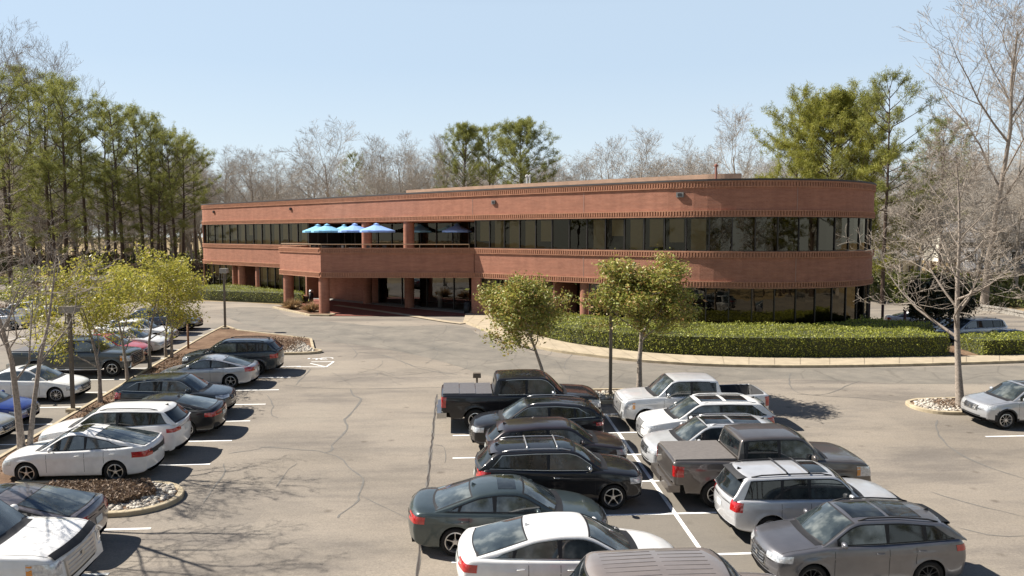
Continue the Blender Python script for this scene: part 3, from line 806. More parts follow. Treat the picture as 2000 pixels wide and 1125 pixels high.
# ================================================================== VEHICLES
def crv(pts, rad=.1):
    xs = np.array([p[0] for p in pts], float); zs = np.array([p[1] for p in pts], float)
    off = np.linspace(-rad, rad, 7)
    def f(s):
        return float(np.mean(np.interp(s+off, xs, zs)))
    return f
def wheel(parent, x, y, r, wd, rim, spokes, side, rs=.68):
    w = empty('wheel', (x, y, r)); w.parent = parent; w.location = (x, y, r)
    N = 36; prof = [(-wd/2+.03, rs*r+.0), (-wd/2, rs*r+.03), (-wd/2, r*.93), (-wd/2+.035, r), (wd/2-.035, r), (wd/2, r*.93), (wd/2, rs*r+.03), (wd/2-.03, rs*r)]
    v = []; f = []
    for k in range(N):
        t = 2*math.pi*k/N
        for (a, q) in prof: v.append((q*math.cos(t), a, q*math.sin(t)))
    n = len(prof)
    for k in range(N):
        for j in range(n-1): f.append((k*n+j, k*n+j+1, ((k+1) % N)*n+j+1, ((k+1) % N)*n+j))
    mk('tyre', v, f, M_TYRE, w, True)
    b = MB(); yo = side*(wd/2-.035); yi = side*(wd/2-.10); R1 = rs*r+.008
    v = []; f = []
    ring = [(R1, yo+side*.012), (R1-.025, yo+side*.018), (R1-.035, yo-side*.01), (R1-.05, yi-side*.05)]
    for k in range(N):
        t = 2*math.pi*k/N
        for (q, a) in ring: v.append((q*math.cos(t), a, q*math.sin(t)))
    for k in range(N):
        for j in range(3): f.append((k*4+j, k*4+j+1, ((k+1) % N)*4+j+1, ((k+1) % N)*4+j))
    b.add(v, f, 0)
    # dark barrel disc
    v = [(0, yi-side*.06, 0)]+[(R1*math.cos(2*math.pi*k/N), yi-side*.06, R1*math.sin(2*math.pi*k/N)) for k in range(N)]
    b.add(v, [(0, 1+k, 1+(k+1) % N) for k in range(N)], 1)
    for s in range(spokes):
        t0 = 2*math.pi*(s+.25)/spokes; da = 1.0/spokes; wi, wo = .33*5/spokes, .20*5/spokes
        if spokes >= 8: wi, wo = .22, .10
        q0, q1 = R1*.16, R1-.02; vv = []
        for (q, ww, yy) in ((q0, wi*1.3, yo-side*.002), (R1*.55, wi*.55, yo-side*.006), (q1, wo*.9, yo+side*.004)):
            for sg in (-1, 1):
                aw = sg*ww/ (1 if q == q0 else 1.5)*(.5 if q > q0 else .9)
                vv.append((q*math.cos(t0+aw), yy, q*math.sin(t0+aw))); vv.append((q*math.cos(t0+aw), yy-side*.04, q*math.sin(t0+aw)))
        ff = [(0, 2, 6, 4), (4, 6, 10, 8), (0, 4, 5, 1), (4, 8, 9, 5), (2, 3, 7, 6), (6, 7, 11, 10)]
        b.add(vv, ff, 0)
    hv = [(0, yo+side*.012, 0)]+[(.055*math.cos(2*math.pi*k/12), yo+side*.008, .055*math.sin(2*math.pi*k/12)) for k in range(12)]+[(.07*math.cos(2*math.pi*k/12), yo-side*.03, .07*math.sin(2*math.pi*k/12)) for k in range(12)]
    b.add(hv, [(0, 1+k, 1+(k+1) % 12) for k in range(12)]+[(1+k, 13+k, 13+(k+1) % 12, 1+(k+1) % 12) for k in range(12)], 0)
    b.build('rim', [rim, M_CHASSIS], w)
    return w
KIND = {
 'sedan': dict(L=4.85, W=1.84, H=1.46, r=.335, fo=.93, wb=2.78, zb=.22, belt=[(0, .60), (.12, .70), (.45, .80), (1.35, .94), (2.5, .97), (3.9, 1.02), (4.5, 1.05), (4.75, 1.03), (4.85, .96)],
   gh=(1.28, 2.12, 3.25, 4.22), lean=.34, end=.55, dlo=(1.72, 3.98, 2.78, 3.62), crown=.035),
 'suv': dict(L=4.70, W=1.88, H=1.68, r=.36, fo=.93, wb=2.73, zb=.27, belt=[(0, .80), (.10, .92), (.4, .99), (1.25, 1.10), (2.6, 1.12), (4.2, 1.19), (4.55, 1.2), (4.70, 1.10)],
   gh=(1.18, 1.98, 4.05, 4.60), lean=.27, end=.5, dlo=(1.55, 4.28, 2.70, 3.60), crown=.04),
 'pickup': dict(L=5.88, W=2.02, H=1.94, r=.405, fo=.95, wb=3.68, zb=.42, belt=[(0, 1.04), (.08, 1.15), (.4, 1.22), (1.5, 1.28), (3.9, 1.30), (5.7, 1.34), (5.88, 1.33)],
   gh=(1.42, 2.12, 3.78, 3.98), lean=.22, end=.28, dlo=(1.78, 3.78, 2.78, 3.75), crown=.03),
 'van': dict(L=5.1, W=1.98, H=1.74, r=.345, fo=.95, wb=3.0, zb=.22, belt=[(0, .72), (.1, .84), (.4, .92), (1.0, 1.05), (2.6, 1.1), (4.8, 1.15), (5.1, 1.08)],
   gh=(.85, 1.9, 4.6, 5.02), lean=.2, end=.45, dlo=(1.35, 4.8, 2.35, 3.7), crown=.04),
}
def car(label, kind, loc, face, paint, group=None, cat=None, name=None, **kw):
    """face +1: nose to +x, -1: nose to -x"""
    K = dict(KIND[kind]); 
    L0 = K['L']
    sc_ = kw.get('L', L0)/L0
    g = lambda k, d=None: kw.get(k, K.get(k, d))
    rnd0 = {'pickup': .45}.get(kind, 1.0)
    L, W, H, r, zb0 = g('L'), g('W'), g('H'), g('r'), g('zb')
    hs = H/K['H'] if 'belt' not in kw else 1
    belt = [(s*(sc_ if 'belt' not in kw else 1), z*hs) for s, z in g('belt')]
    gh = [q*(sc_ if 'gh' not in kw else 1) for q in g('gh')]
    dlo = [q*(sc_ if 'dlo' not in kw else 1) for q in g('dlo')]
    fo = g('fo')*(sc_ if 'fo' not in kw else 1); wb = g('wb')*(sc_ if 'wb' not in kw else 1)
    lean = g('lean'); crown = g('crown')
    zt = crv(belt, .07); axf, axr = fo, fo+wb; ra = r*1.13+.015
    clad = kw.get('clad', 0); open_bed = kw.get('open_bed')
    rnd = kw.get('round', rnd0)
    fl = .018 if kind in ('sedan', 'van') else .03
    def wpl(s):
        a = max(0, 1-s/(.95)); b = max(0, 1-(L-s)/1.1)
        return W/2*(1-.10*rnd*a**2.2-.085*rnd*b**2.2)
    def yside(s, z):
        t = zt(s); zn = (z-zb0)/max(.1, (t-zb0)); w_ = wpl(s)
        k = 1-.05*max(0, (zn-.62)/.38)**2-.055*max(0, (.42-zn)/.42)**2-.012*max(0, min(1, (.36-abs(zn-.36))/.36))
        k += (.012*math.exp(-((zn-.74)/.05)**2)-.010*math.exp(-((zn-.60)/.09)**2)+.010*math.exp(-((zn-.16)/.06)**2))*min(1, max(0, s-.4)*2)*min(1, max(0, L-.4-s)*2)
        for ax in (axf, axr):
            d = math.hypot(s-ax, z-r)-ra; k += fl*math.exp(-(max(0, d)/.075)**2)/(W/2)
        return w_*k
    def zbot(s):
        z = zb0
        e = min(s, L-s)
        if e < .7: z += .10*(1-e/.7)**2
        if kind == 'pickup' and L-s < .30: z = max(z, .70)
        for ax in (axf, axr):
            d = abs(s-ax)
            if d < ra: z = max(z, r+math.sqrt(ra*ra-d*d)*1.0)
        return z
    rearlean = .0 if kind != 'pickup' else .0
    def xdis(s, y, z):
        w_ = wpl(s); q = min(1, abs(y)/w_)
        x = s
        if s < 1.0:
            fz = (1-s)**1.6; zz = (z-.5*(H/1.46))
            x += fz*(.17*rnd*q**2.6+ .30*max(0, zz)**1.5*(1.1 if kind == 'sedan' else .5)+.10*max(0, -zz))
        e = L-s
        if e < 1.0:
            fz = (1-e)**1.6; zz = z-.62*(H/1.46)
            x -= fz*(.15*rnd*q**2.6+.22*max(0, zz)**1.6*(1 if kind != 'pickup' else .15)+.14*max(0, -zz)) if kind != 'pickup' else fz*(.03*q**3)
        return x
    st = set(np.round(np.concatenate([np.array([0, .012, .03, .06, .1, .15, .21, .28, .36]), np.arange(.45, L-.4, .11), L-np.array([0, .012, .03, .06, .1, .15, .21, .28, .36])]), 4).tolist())
    for ax in (axf, axr):
        for a in np.linspace(-1, 1, 15): st.add(round(ax+ra*math.sin(a*math.pi/2), 4))
        st.add(round(ax-ra-.004, 4)); st.add(round(ax+ra+.004, 4))
    if open_bed: st |= {round(q, 4) for q in (open_bed[0], open_bed[0]+.01, open_bed[1], open_bed[1]-.01)}
    st = sorted(st); V = []; Fc = []; FM = []
    T = [0, .05, .12, .22, .34, .46, .58, .68, .76, .84, .92, 1.0]
    def section(s):
        t = zt(s); zb = zbot(s); en = .13; e = min(s, L-s); q = 1
        if e < en: q = math.sqrt(max(0, 1-(1-e/en)**2))
        topz = t-(1-q)*.10*(1 if kind != 'pickup' else .5); zb = zb+(1-q)*.05; wq = .955+.045*q
        tz = topz-.05
        pts = [(0, zb0+.02), (max(.2, W/2-.36), zb0+.02), (W/2-.30, max(zb0+.02, zb-.005))]
        pts.append((yside(s, zb)*wq-.02, zb))
        for u in T:
            z = zb+(tz-zb)*u; pts.append((yside(s, z)*wq, z))
        yt = yside(s, tz)*wq
        pts += [(yt-.012, topz-.025), (yt-.04, topz-.006), (yt-.085, topz)]
        ye = yt-.085
        if open_bed and open_bed[0] < s < open_bed[1]:
            pts += [(ye-.02, topz-.01), (ye-.03, topz-.50), (ye*.5, topz-.50), (0, topz-.50)]
        else:
            # raised hood centre or boot lid
            pts += [(ye*.85, topz+crown*.45), (ye*.62, topz+crown*.8), (ye*.32, topz+crown*.96), (0, topz+crown)]
        return pts
    secs = [section(s) for s in st]; M = len(secs[0])
    for s, p in zip(st, secs):
        for (y, z) in p: V.append((xdis(s, y, z), y, z))
        for (y, z) in p: V.append((xdis(s, y, z), -y, z))
    nS = len(st)
    for i in range(nS-1):
        for side in (0, 1):
            o = side*M
            for j in range(M-1):
                a, b, c, d = i*2*M+o+j, (i+1)*2*M+o+j, (i+1)*2*M+o+j+1, i*2*M+o+j+1
                Fc.append((a, b, c, d) if side else (a, d, c, b))
                zc = (V[a][2]+V[c][2])/2; xc_ = (V[a][0]+V[c][0])/2
                m_ = 0
                if j < 3: m_ = 2
                elif clad and j < M-5:
                    da = min(math.hypot(xc_-ax, zc-r) for ax in (axf, axr))
                    if da < ra+.06*clad or zc < zb0+.13*clad+.0: m_ = 1
                elif j == 3: m_ = 0
                if open_bed and j >= M-4 and open_bed[0] <= st[i] <= open_bed[1]: m_ = 1
                FM.append(m_)
    # front and rear caps as curved grids
    for si, sgn in ((0, 1), (nS-1, -1)):
        rows = [j for j in range(3, M-1)]; s = st[si]; nc = 8; prev = None
        for j in rows+[M-1]:
            if j == M-1:
                row = None
            y, z = secs[si][j]
            if j == M-1: break
            row = []
            for k in range(nc+1):
                yy = -y+2*y*k/nc; zz = z
                if j >= M-4: zz = np.interp(abs(yy), [p[0] for p in secs[si][M-5:][::-1]], [p[1] for p in secs[si][M-5:][::-1]]) if False else z
                V.append((xdis(s, yy, zz), yy, zz)); row.append(len(V)-1)
            if prev:
                for k in range(nc):
                    q = (prev[k], prev[k+1], row[k+1], row[k]); Fc.append(q[::-1] if sgn > 0 else q)
                    FM.append(1 if clad and secs[si][j][1] < zb0+.2 else 0)
            prev = row
            if j == M-5: break
        # close up to the crown
        for side in (0, 1):
            o = side*M
            base = si*2*M+o
            pts = [base+j for j in range(M-5, M)]
            Fc.append(tuple(pts)+(prev[nc//2],) if side ^ (sgn > 0) else (tuple(pts)+(prev[nc//2],))[::-1]); FM.append(0)
    nB = len(V)
    # greenhouse -----------------------------------------------------------
    xc, xrf, xrr, xb = gh; rz = H-crown
    zc, zd = zt(xc), zt(xb)
    hdrop = g('roof_drop', .05 if kind == 'sedan' else .03)
    zr = crv([(xc, zc-.01), (xrf-.10, rz-.075), (xrf+.12, rz-.012), ((xrf+xrr)/2, rz), (xrr-.1, rz-hdrop), (xb, zd-.01)] if kind == 'sedan' else
             [(xc, zc-.01), (xrf-.10, rz-.075), (xrf+.12, rz-.01), ((xrf+xrr)/2, rz), (xrr-.02, rz-hdrop), (xrr+.10, rz-hdrop-.05), (xb, zd-.01)], .09 if kind != 'pickup' else .05)
    gst = sorted(set(np.round(np.concatenate([np.linspace(xc, xrf+.2, 16), np.arange(xrf+.2, xrr-.15, .13), np.linspace(xrr-.15, xb, 18)]), 4).tolist()))
    GT = [0, .2, .4, .6, .8, 1]
    def gsec(s):
        t = zt(s)-.03; top = max(zr(s), t+.002); h = top-t; yb = yside(s, zt(s)-.05)-.075; rr = min(.075, h*.45); p = []
        for u in GT: z = t+(h-rr)*u; p.append((yb-lean*(z-t), z))
        ye, ze = p[-1]
        for a in (30, 60, 90): p.append((ye-rr*1.15*(1-math.cos(R(a))), ze+rr*math.sin(R(a))))
        ye2 = p[-1][0]; cr = crown*min(1, h/.3)
        for q in (.8, .55, .28, 0): p.append((ye2*q, top+cr*(1-q*q)))
        return p
    def gx(s, y):
        yr = max(.3, W/2-.28); q = min(1, abs(y)/yr)
        x = s
        if s < xrf+.25: x -= .11*(1-q*q)*min(1, (xrf+.25-s)/.5)
        if s > xrr-.2: x += (.08 if kind != 'pickup' else .02)*(1-q*q)*min(1, (s-xrr+.2)/.4)
        return x
    gs = [gsec(s) for s in gst]; G = len(gs[0])
    for s, p in zip(gst, gs):
        for (y, z) in p: V.append((gx(s, y), y, z))
        for (y, z) in p: V.append((gx(s, y), -y, z))
    for i in range(len(gst)-1):
        for side in (0, 1):
            o = nB+side*G
            for j in range(G-1):
                a, b, c, d = o+i*2*G+j, o+(i+1)*2*G+j, o+(i+1)*2*G+j+1, o+i*2*G+j+1
                Fc.append((a, b, c, d) if side else (a, d, c, b)); FM.append(3 if kw.get('black_roof') and j >= G-5 else 0)
    bvh = BVHTree.FromPolygons(V, Fc)
    tox = lambda s: L/2-s
    root = empty(name or {'sedan': 'sedan_car', 'suv': 'suv_car', 'pickup': 'pickup_truck', 'van': 'minivan'}[kind], loc, 0, label, cat or {'sedan': 'car', 'suv': 'suv', 'pickup': 'pickup truck', 'van': 'minivan'}[kind], group)
    sl = (gz(loc[0], loc[1]+.7)-gz(loc[0], loc[1]-.7))/1.4; sx_ = (gz(loc[0]+1.2, loc[1])-gz(loc[0]-1.2, loc[1]))/2.4
    yaw = kw.get('yaw', 0); root.scale = (kw.get('size', 1),)*3
    root.rotation_euler = (math.atan(sl)*(1 if face > 0 else -1), -math.atan(sx_)*(1 if face > 0 else -1), (0 if face > 0 else math.pi)+yaw)
    fl_ = lambda v: [(tox(x), y, z) for x, y, z in v]
    body = mk('body', fl_(V), [f[::-1] for f in Fc], [paint, M_BLACK, M_CHASSIS, M_BLACK], root, True, FM)
    bm = bmesh.new(); bm.from_mesh(body.data); bmesh.ops.recalc_face_normals(bm, faces=[f for f in bm.faces]); 
    bm.to_mesh(body.data); bm.free()
    def hit(o, d, off):
        h = bvh.ray_cast(Vector(o), Vector(d).normalized())
        if h[0] is None: return None
        n = h[1]; 
        if n.dot(Vector(d)) > 0: n = -n
        return h[0]+n*off
    def panel(name, fn, nu, nv, off, m, parent=root, mir=False, smooth=True):
        outs = []
        for sg in ((1, -1) if mir else (1,)):
            v = []; ok = {}; f = []
            for i in range(nu+1):
                for j in range(nv+1):
                    o, d = fn(i/nu, j/nv)
                    q = hit((o[0], o[1]*sg, o[2]), (d[0], d[1]*sg, d[2]), off)
                    if q is not None: ok[(i, j)] = len(v); v.append((tox(q.x), q.y, q.z))
            for i in range(nu):
                for j in range(nv):
                    k = [(i, j), (i+1, j), (i+1, j+1), (i, j+1)]
                    if all(t in ok for t in k) and len(ok) > .5*(i+1)*(j+1):
                        q = tuple(ok[t] for t in k); 
                        pz = [Vector(v[t]) for t in q]
                        if max((pz[0]-pz[1]).length, (pz[1]-pz[2]).length) < .5: f.append(q)
            if f:
                o_ = mk(name, v, f, m, parent, smooth); outs.append(o_)
        return outs
    def sidep(s0, s1, z0, z1, **k):
        def fn(u, v): s = s0+(s1-s0)*u; return (s, 2.0, (z0(s) if callable(z0) else z0)*(1-v)+(z1(s) if callable(z1) else z1)*v), (0, -1, 0)
        return fn
    # side glass
    zlo = lambda s: zt(s)+.035; zhi = lambda s: max(zlo(s)+.005, zr(s)-g('hdr', .085))
    A, B, Cc, Dd = dlo[0], dlo[1], dlo[2], dlo[3]
    ta = g('rear_slant', .30)
    chrome = kw.get('trim', M_BLACK)
    def win(s0, s1, sl0, sl1, e=0, zl=0):
        def fn(u, v):
            a = s0+sl0*v-e; b = s1-sl1*v+e; s = a+(b-a)*u
            lo, hi = zlo(s)-e+zl, zhi(s)+e*(1 if zhi(s) > zlo(s)+.02 else 0)
            return (s, 2, lo+(hi-lo)*v), (0, -1, 0)
        return fn
    lastw = kw.get('quarter', True)
    panel('window_trim', win(A, B, .0, ta, .028), 30, 5, .004, chrome, mir=True)
    panel('window_trim', win(A-.0, B, .0, ta, .012), 30, 5, .0055, M_BLACK, mir=True)
    gl = kw.get('glass', M_CG); gr = kw.get('rear_glass', M_CT if kind != 'sedan' else gl)
    panel('side_window', win(A, Cc-.035, .0, .02), 12, 5, .009, gl, mir=True)
    if lastw:
        panel('side_window', win(Cc+.035, Dd-.03, .02, .05), 10, 5, .009, gr, mir=True); panel('side_window', win(Dd+.03, B, -.02, ta), 8, 5, .009, gr, mir=True)
    else: panel('side_window', win(Cc+.035, B, .02, ta), 12, 5, .009, gr, mir=True)
    # windscreen and rear glass
    def wsf(e):
        def f(u, v):
            s = xc+.06-e+(xrf-.03+e-(xc+.06-e))*v; yb = (yside(s, zt(s)-.05)-.075)-lean*max(0, zr(s)-zt(s))-.075+e; y = (2*u-1)*yb
            return (gx(s, y), y, 4), (0, 0, -1)
        return f
    panel('windscreen', wsf(.035), 14, 8, .004, M_BLACK); panel('windscreen', wsf(0), 14, 8, .008, gl)
    root.children[-2].name = 'windscreen_surround'
    if kind == 'sedan':
        def rgf(e):
            def f(u, v):
                s = xrr+.07-e+(xb-.08+e-(xrr+.07-e))*v; yb = (yside(s, zt(s)-.05)-.075)-lean*max(0, zr(s)-zt(s))-.10+e; y = (2*u-1)*yb
                return (gx(s, y), y, 4), (0, 0, -1)
            return f
    else:
        zt0, zb_ = H-(.17 if kind != 'pickup' else .16), zt(xb)+(.07)
        def rgf(e):
            def f(u, v):
                z = zb_-e+(zt0+e-(zb_-e))*v; yb = W/2-.20-lean*(z-zb_)*1.0-.05+e
                return (L+2, (2*u-1)*yb, z), (-1, 0, 0)
            return f
    def rcast(fn): return fn
    panel('rear_window_surround', rgf(.03), 14, 7, .004, M_BLACK); panel('rear_window', rgf(0), 14, 7, .008, kw.get('backlight', gr))
    # cowl with wipers
    def cw(u, v): y = (2*u-1)*(W/2-.24); return (xc-.13+.17*v-.10*(1-(y/(W/2))**2)+.05, y, 4), (0, 0, -1)
    panel('cowl', cw, 14, 2, .006, M_BLACK)
    # nose
    zn = zt(.12)
    gw = g('grille_w', .42 if kind != 'pickup' else .62); gz0 = g('grille_z', (zn-.24, zn-.05)) if kind != 'pickup' else g('grille_z', (zn-.48, zn-.05))
    def frp(w_, z0, z1, tp=0):
        return lambda u, v: ((-2, (2*u-1)*(w_-tp*(1-v)), z0+(z1-z0)*v), (1, 0, 0))
    panel('grille_frame', frp(gw+.03, gz0[0]-.025, gz0[1]+.02, .05), 12, 4, .006, kw.get('grille_trim', M_CHROME)); gr_ = panel('grille', frp(gw, gz0[0], gz0[1], .05), 12, 4, .010, kw.get('grille', M_BLACK))
    mb = MB()
    for k in range(4 if kind != 'pickup' else 5):
        z = gz0[0]+(gz0[1]-gz0[0])*(k+.5)/(4 if kind != 'pickup' else 5); q = hit((-2, 0, z), (1, 0, 0), .016)
        q1 = hit((-2, gw*.85, z), (1, 0, 0), .016)
        if q and q1: mb.tube([(tox(q1.x), -gw*.85, z), (tox((q.x+q1.x)/2-.02), -gw*.45, z), (tox(q.x), 0, z), (tox((q.x+q1.x)/2-.02), gw*.45, z), (tox(q1.x), gw*.85, z)], .007, 5)
    if mb.v: mb.build('grille_bars', kw.get('grille_bar', M_CHROME if kw.get('grille_trim') is None else M_RIMD), gr_[0] if gr_ else root)
    panel('lower_intake', frp(.55, zb0+.10, zb0+.22, .05), 12, 3, .006, M_BLACK)
    panel('badge', frp(.055, (gz0[0]+gz0[1])/2-.04, (gz0[0]+gz0[1])/2+.045), 2, 2, .026, M_CHROME)
    # lamps: cast from the corner directions
    def corner(front, ang, c_in, c_out, z0, z1, zsl=0):
        d = (math.cos(R(ang)), -math.sin(R(ang)), 0) if front else (-math.cos(R(ang)), -math.sin(R(ang)), 0)
        perp = Vector((d[1], -d[0], 0)) if front else Vector((-d[1], d[0], 0))
        cx_, cy_ = ((.1, W/2-.12) if front else (L-.1, W/2-.12))
        if perp.y < 0: perp = -perp
        def fn(u, v):
            t = c_in+(c_out-c_in)*u
            o = Vector((cx_, cy_, 0))+perp*t-Vector(d)*2
            zz0 = z0+zsl*u*(.35); zz1 = z1+zsl*u
            return (o.x, o.y, zz0+(zz1-zz0)*v), d
        return fn
    hz = g('lamp_z', (zn-.19, zn-.05) if kind != 'pickup' else (zn-.34, zn-.09)); hl = g('lamp_l', (-.34, .30) if kind != 'pickup' else (-.12, .34))
    for o in panel('headlight', corner(True, 38, hl[0], hl[1], hz[0], hz[1], g('lamp_slope', .05)), 10, 4, .008, M_CLEAR, mir=True): pass
    if kw.get('amber', kind == 'pickup'): panel('turn_signal', corner(True, 55, hl[1]-.02, hl[1]+.07, hz[0]+.03, hz[1]+.02), 3, 2, .010, M_AMBER, mir=True)
    tz = g('tail_z', (zt(L-.2)-.24, zt(L-.2)-.07) if kind == 'sedan' else ((zt(L-.2)-.30, zt(L-.2)-.04) if kind != 'pickup' else (zt(L-.2)-.44, zt(L-.2)-.06)))
    tl = g('tail_l', (-.30, .26) if kind != 'pickup' else (-.06, .12))
    panel('taillight', corner(False, 40, tl[0], tl[1], tz[0], tz[1], g('tail_slope', -.02)), 10, 4, .009, M_RED, mir=True)
    def rrp(w_, z0, z1, y0=0): return lambda u, v: ((L+2, y0+(2*u-1)*w_, z0+(z1-z0)*v), (-1, 0, 0))
    pz = g('plate_z', tz[0]-.02 if kind != 'pickup' else .60)
    panel('licence_plate', rrp(.155, pz-.08, pz+.07), 2, 1, .012, M_PLATE)
    if kind != 'pickup': panel('rear_bumper_insert', rrp(W/2-.25, zb0+.07, zb0+.19), 10, 2, .006, M_BLACK)
    else:
        bmb = MB(); bz = .62
        bmb.box((-L/2+.03, 0, bz-.03), (.34, W-.08, .20), 0, 0); bmb.box((-L/2+.02, 0, bz-.0), (.38, .42, .15), 0, 0); bmb.build('rear_bumper', kw.get('bumper', M_CHROME), root)
        panel('tailgate_seam', rrp(W/2-.22, .82, .84), 6, 1, .004, M_SEAM)
        bf = MB(); bf.box((L/2-.14, 0, .60), (.22, W-.16, .24), 0, 0, .94); bf.build('front_bumper', kw.get('bumper', M_CHROME), root)
    # door gaps and handles
    def vl(sx_, z0, z1, k=0): return lambda u, v: ((sx_+.006*(2*u-1)+k*v, 2, z0(sx_)+(z1-z0(sx_))*v if callable(z0) else z0+(z1-z0)*v), (0, -1, 0))
    seam_top = lambda s: zt(s)-.01
    for s_, k in ((A-.12, 0), (Cc, 0), (Dd+.03 if Dd+.03 < axr-ra*.6 or kind == 'pickup' else axr-ra*.8, 0)):
        bot = zb0+.13
        panel('door_gap', (lambda s_: (lambda u, v: ((s_+.0055*(2*u-1), 2, bot+(zt(s_)-.02-bot)*v), (0, -1, 0))))(s_), 1, 10, .0025, M_SEAM, mir=True)
    for s_ in (Cc-.22, (Dd-.14 if Dd-.14 < axr else axr-.1)):
        for sg in (1, -1):
            q = hit((s_, 2*sg, zt(s_)-.16), (0, -sg, 0), .012)
            if q: b = MB(); b.tube([(tox(s_-.09), q.y-sg*.012, q.z), (tox(s_-.07), q.y+sg*.012, q.z), (tox(s_+.07), q.y+sg*.012, q.z), (tox(s_+.09), q.y-sg*.012, q.z)], .013, 6); b.build('door_handle', kw.get('handle', paint), root, True)
    # hood edge gap
    def hoodl(u, v): s = .16+(xc-.1-.16)*u; return (s, (yside(s, zt(s)-.05)-.115-.012*v), 4), (0, 0, -1)
    panel('hood_gap', hoodl, 14, 1, .0025, M_SEAM, mir=True)
    # mirrors
    for sg in (1, -1):
        s_ = A+.06; zz = zt(s_)+.09; y0 = yside(s_, zt(s_)-.05)
        bm = bmesh.new(); bmesh.ops.create_uvsphere(bm, u_segments=14, v_segments=9, radius=1)
        ms = 1.35 if kind == 'pickup' else 1
        for v_ in bm.verts:
            c = v_.co; sx1 = .075*ms if c.x > 0 else .045*ms
            v_.co = Vector((c.x*sx1, c.y*.115*ms**.5, (abs(c.z)**.75*(1 if c.z > 0 else -1))*.075*ms))
            v_.co += Vector((tox(s_), sg*(y0+.08), zz+.01))
        me = bpy.data.meshes.new('side_mirror'); bm.to_mesh(me); bm.free(); me.materials.append(kw.get('mirror', paint)); me.polygons.foreach_set('use_smooth', [True]*len(me.polygons))
        o = bpy.data.objects.new('side_mirror', me); C.objects.link(o); o.parent = root
        b = MB(); b.tube([(tox(s_), sg*(y0-.06), zz-.05), (tox(s_), sg*(y0+.05), zz-.01)], .022, 6); b.build('mirror_arm', M_BLACK, o)
    # roof equipment
    if kw.get('rails'):
        for sg in (1, -1):
            pts = []
            for i in range(9):
                s = xrf+.1+(xrr-.1-xrf-.1)*i/8; y = (yside(s, zt(s)-.05)-.075-lean*(zr(s)-zt(s))-.09)*sg; q = hit((s, y, 4), (0, 0, -1), 0)
                if q: pts.append((tox(s), y, q.z+(.045 if 0 < i < 8 else .005)))
            b = MB(); b.tube(pts, .019, 6); b.build('roof_rail', kw['rails'], root, True)
    if kw.get('crossbars'):
        for t in kw['crossbars']:
            s = xrf+(xrr-xrf)*t; y = (yside(s, zt(s)-.05)-.075-lean*(zr(s)-zt(s))-.09); z = zr(s)+.055+crown
            b = MB(); b.tube([(tox(s), -y, z-.03), (tox(s), -y*.8, z), (tox(s), y*.8, z), (tox(s), y, z-.03)], .022, 6); b.build('cross_bar', kw.get('bar_mat', M_BLACK), root, True)
    if kw.get('sunroof'):
        a0, b0 = kw['sunroof']
        def sr(u, v): s = xrf+(xrr-xrf)*(a0+(b0-a0)*u); return (s, (2*v-1)*.46, 4), (0, 0, -1)
        panel('sunroof', sr, 8, 6, .006, M_CT)
    if kw.get('sunroof2'):
        a0, b0 = kw['sunroof2']
        def sr(u, v): s = xrf+(xrr-xrf)*(a0+(b0-a0)*u); return (s, (2*v-1)*.46, 4), (0, 0, -1)
        panel('sunroof', sr, 8, 6, .006, M_CT)
    if kw.get('fin', kind != 'pickup'):
        s = xrr-.02; q = hit((s, 0, 4), (0, 0, -1), 0)
        b = MB(); b.add([(tox(s-.08), 0, q.z-.01), (tox(s+.08), .028, q.z-.01), (tox(s+.08), -.028, q.z-.01), (tox(s+.07), 0, q.z+.06)], [(0, 1, 3), (0, 3, 2), (1, 2, 3)]); b.build('antenna_fin', paint if kind == 'sedan' else M_BLACK, root)
    if kw.get('spoiler'):
        v = []; n = 10; s0 = xrr+.0
        b = MB()
        for k in range(n):
            y0_, y1_ = [(-1+2*(k+i)/n)*(W/2-.30-lean*.3) for i in (0, 1)]
            f_ = lambda y: zr(xrr)+crown*(1-(y/(W/2-.2))**2)-.005
            xx = lambda y: tox(xrr-.05)-.0; xe_ = lambda y: tox(xrr+.27-.05*(y/(W/2))**2)
            b.add([(xx(y0_), y0_, f_(y0_)+.006), (xx(y1_), y1_, f_(y1_)+.006), (xe_(y1_), y1_, f_(y1_)-.035), (xe_(y0_), y0_, f_(y0_)-.035), (xe_(y0_), y0_, f_(y0_)-.075), (xe_(y1_), y1_, f_(y1_)-.075), (xx(y1_), y1_, f_(y1_)-.10), (xx(y0_), y0_, f_(y0_)-.10)],
                  [(0, 1, 2, 3), (3, 2, 5, 4), (4, 5, 6, 7)])
        b.build('spoiler', kw['spoiler'], root, True)
    if kw.get('boot_lip'):
        def bl(u, v): y = (2*u-1)*(W/2-.22); return (L-.16-.06*v-.12*(abs(y)/(W/2))**2.5, y, 4), (0, 0, -1)
        panel('boot_spoiler', bl, 12, 2, .02, kw['boot_lip'])
    if kw.get('cover'):
        s0, s1 = xb+.04, L-.07; b = MB(); n = kw.get('cover_n', 1)
        for k in range(n):
            a_, b_ = s0+(s1-s0)*k/n+.006, s0+(s1-s0)*(k+1)/n-.006; z = (zt(a_)+zt(b_))/2+.028
            b.box((tox((a_+b_)/2), 0, z), (b_-a_, W-.30, .05), 0, 0, .985)
        b.build('bed_cover', kw['cover'], root)
    if kw.get('ribs'):
        b = MB()
        for k in range(7):
            y = -.5+k*1.0/6; z_ = lambda s: zr(s)+crown*(1-(y/.65)**2)*1+.002
            for (a_, b_) in ((xrf+.25, (xrf+xrr)/2-.06), ((xrf+xrr)/2+.06, xrr-.12)):
                b.tube([(tox(a_), y, z_(a_)), (tox((a_+b_)/2), y, z_((a_+b_)/2)), (tox(b_), y, z_(b_)-.004)], .008, 6)
        b.build('roof_ribs', kw.get('rib_mat', paint), root)
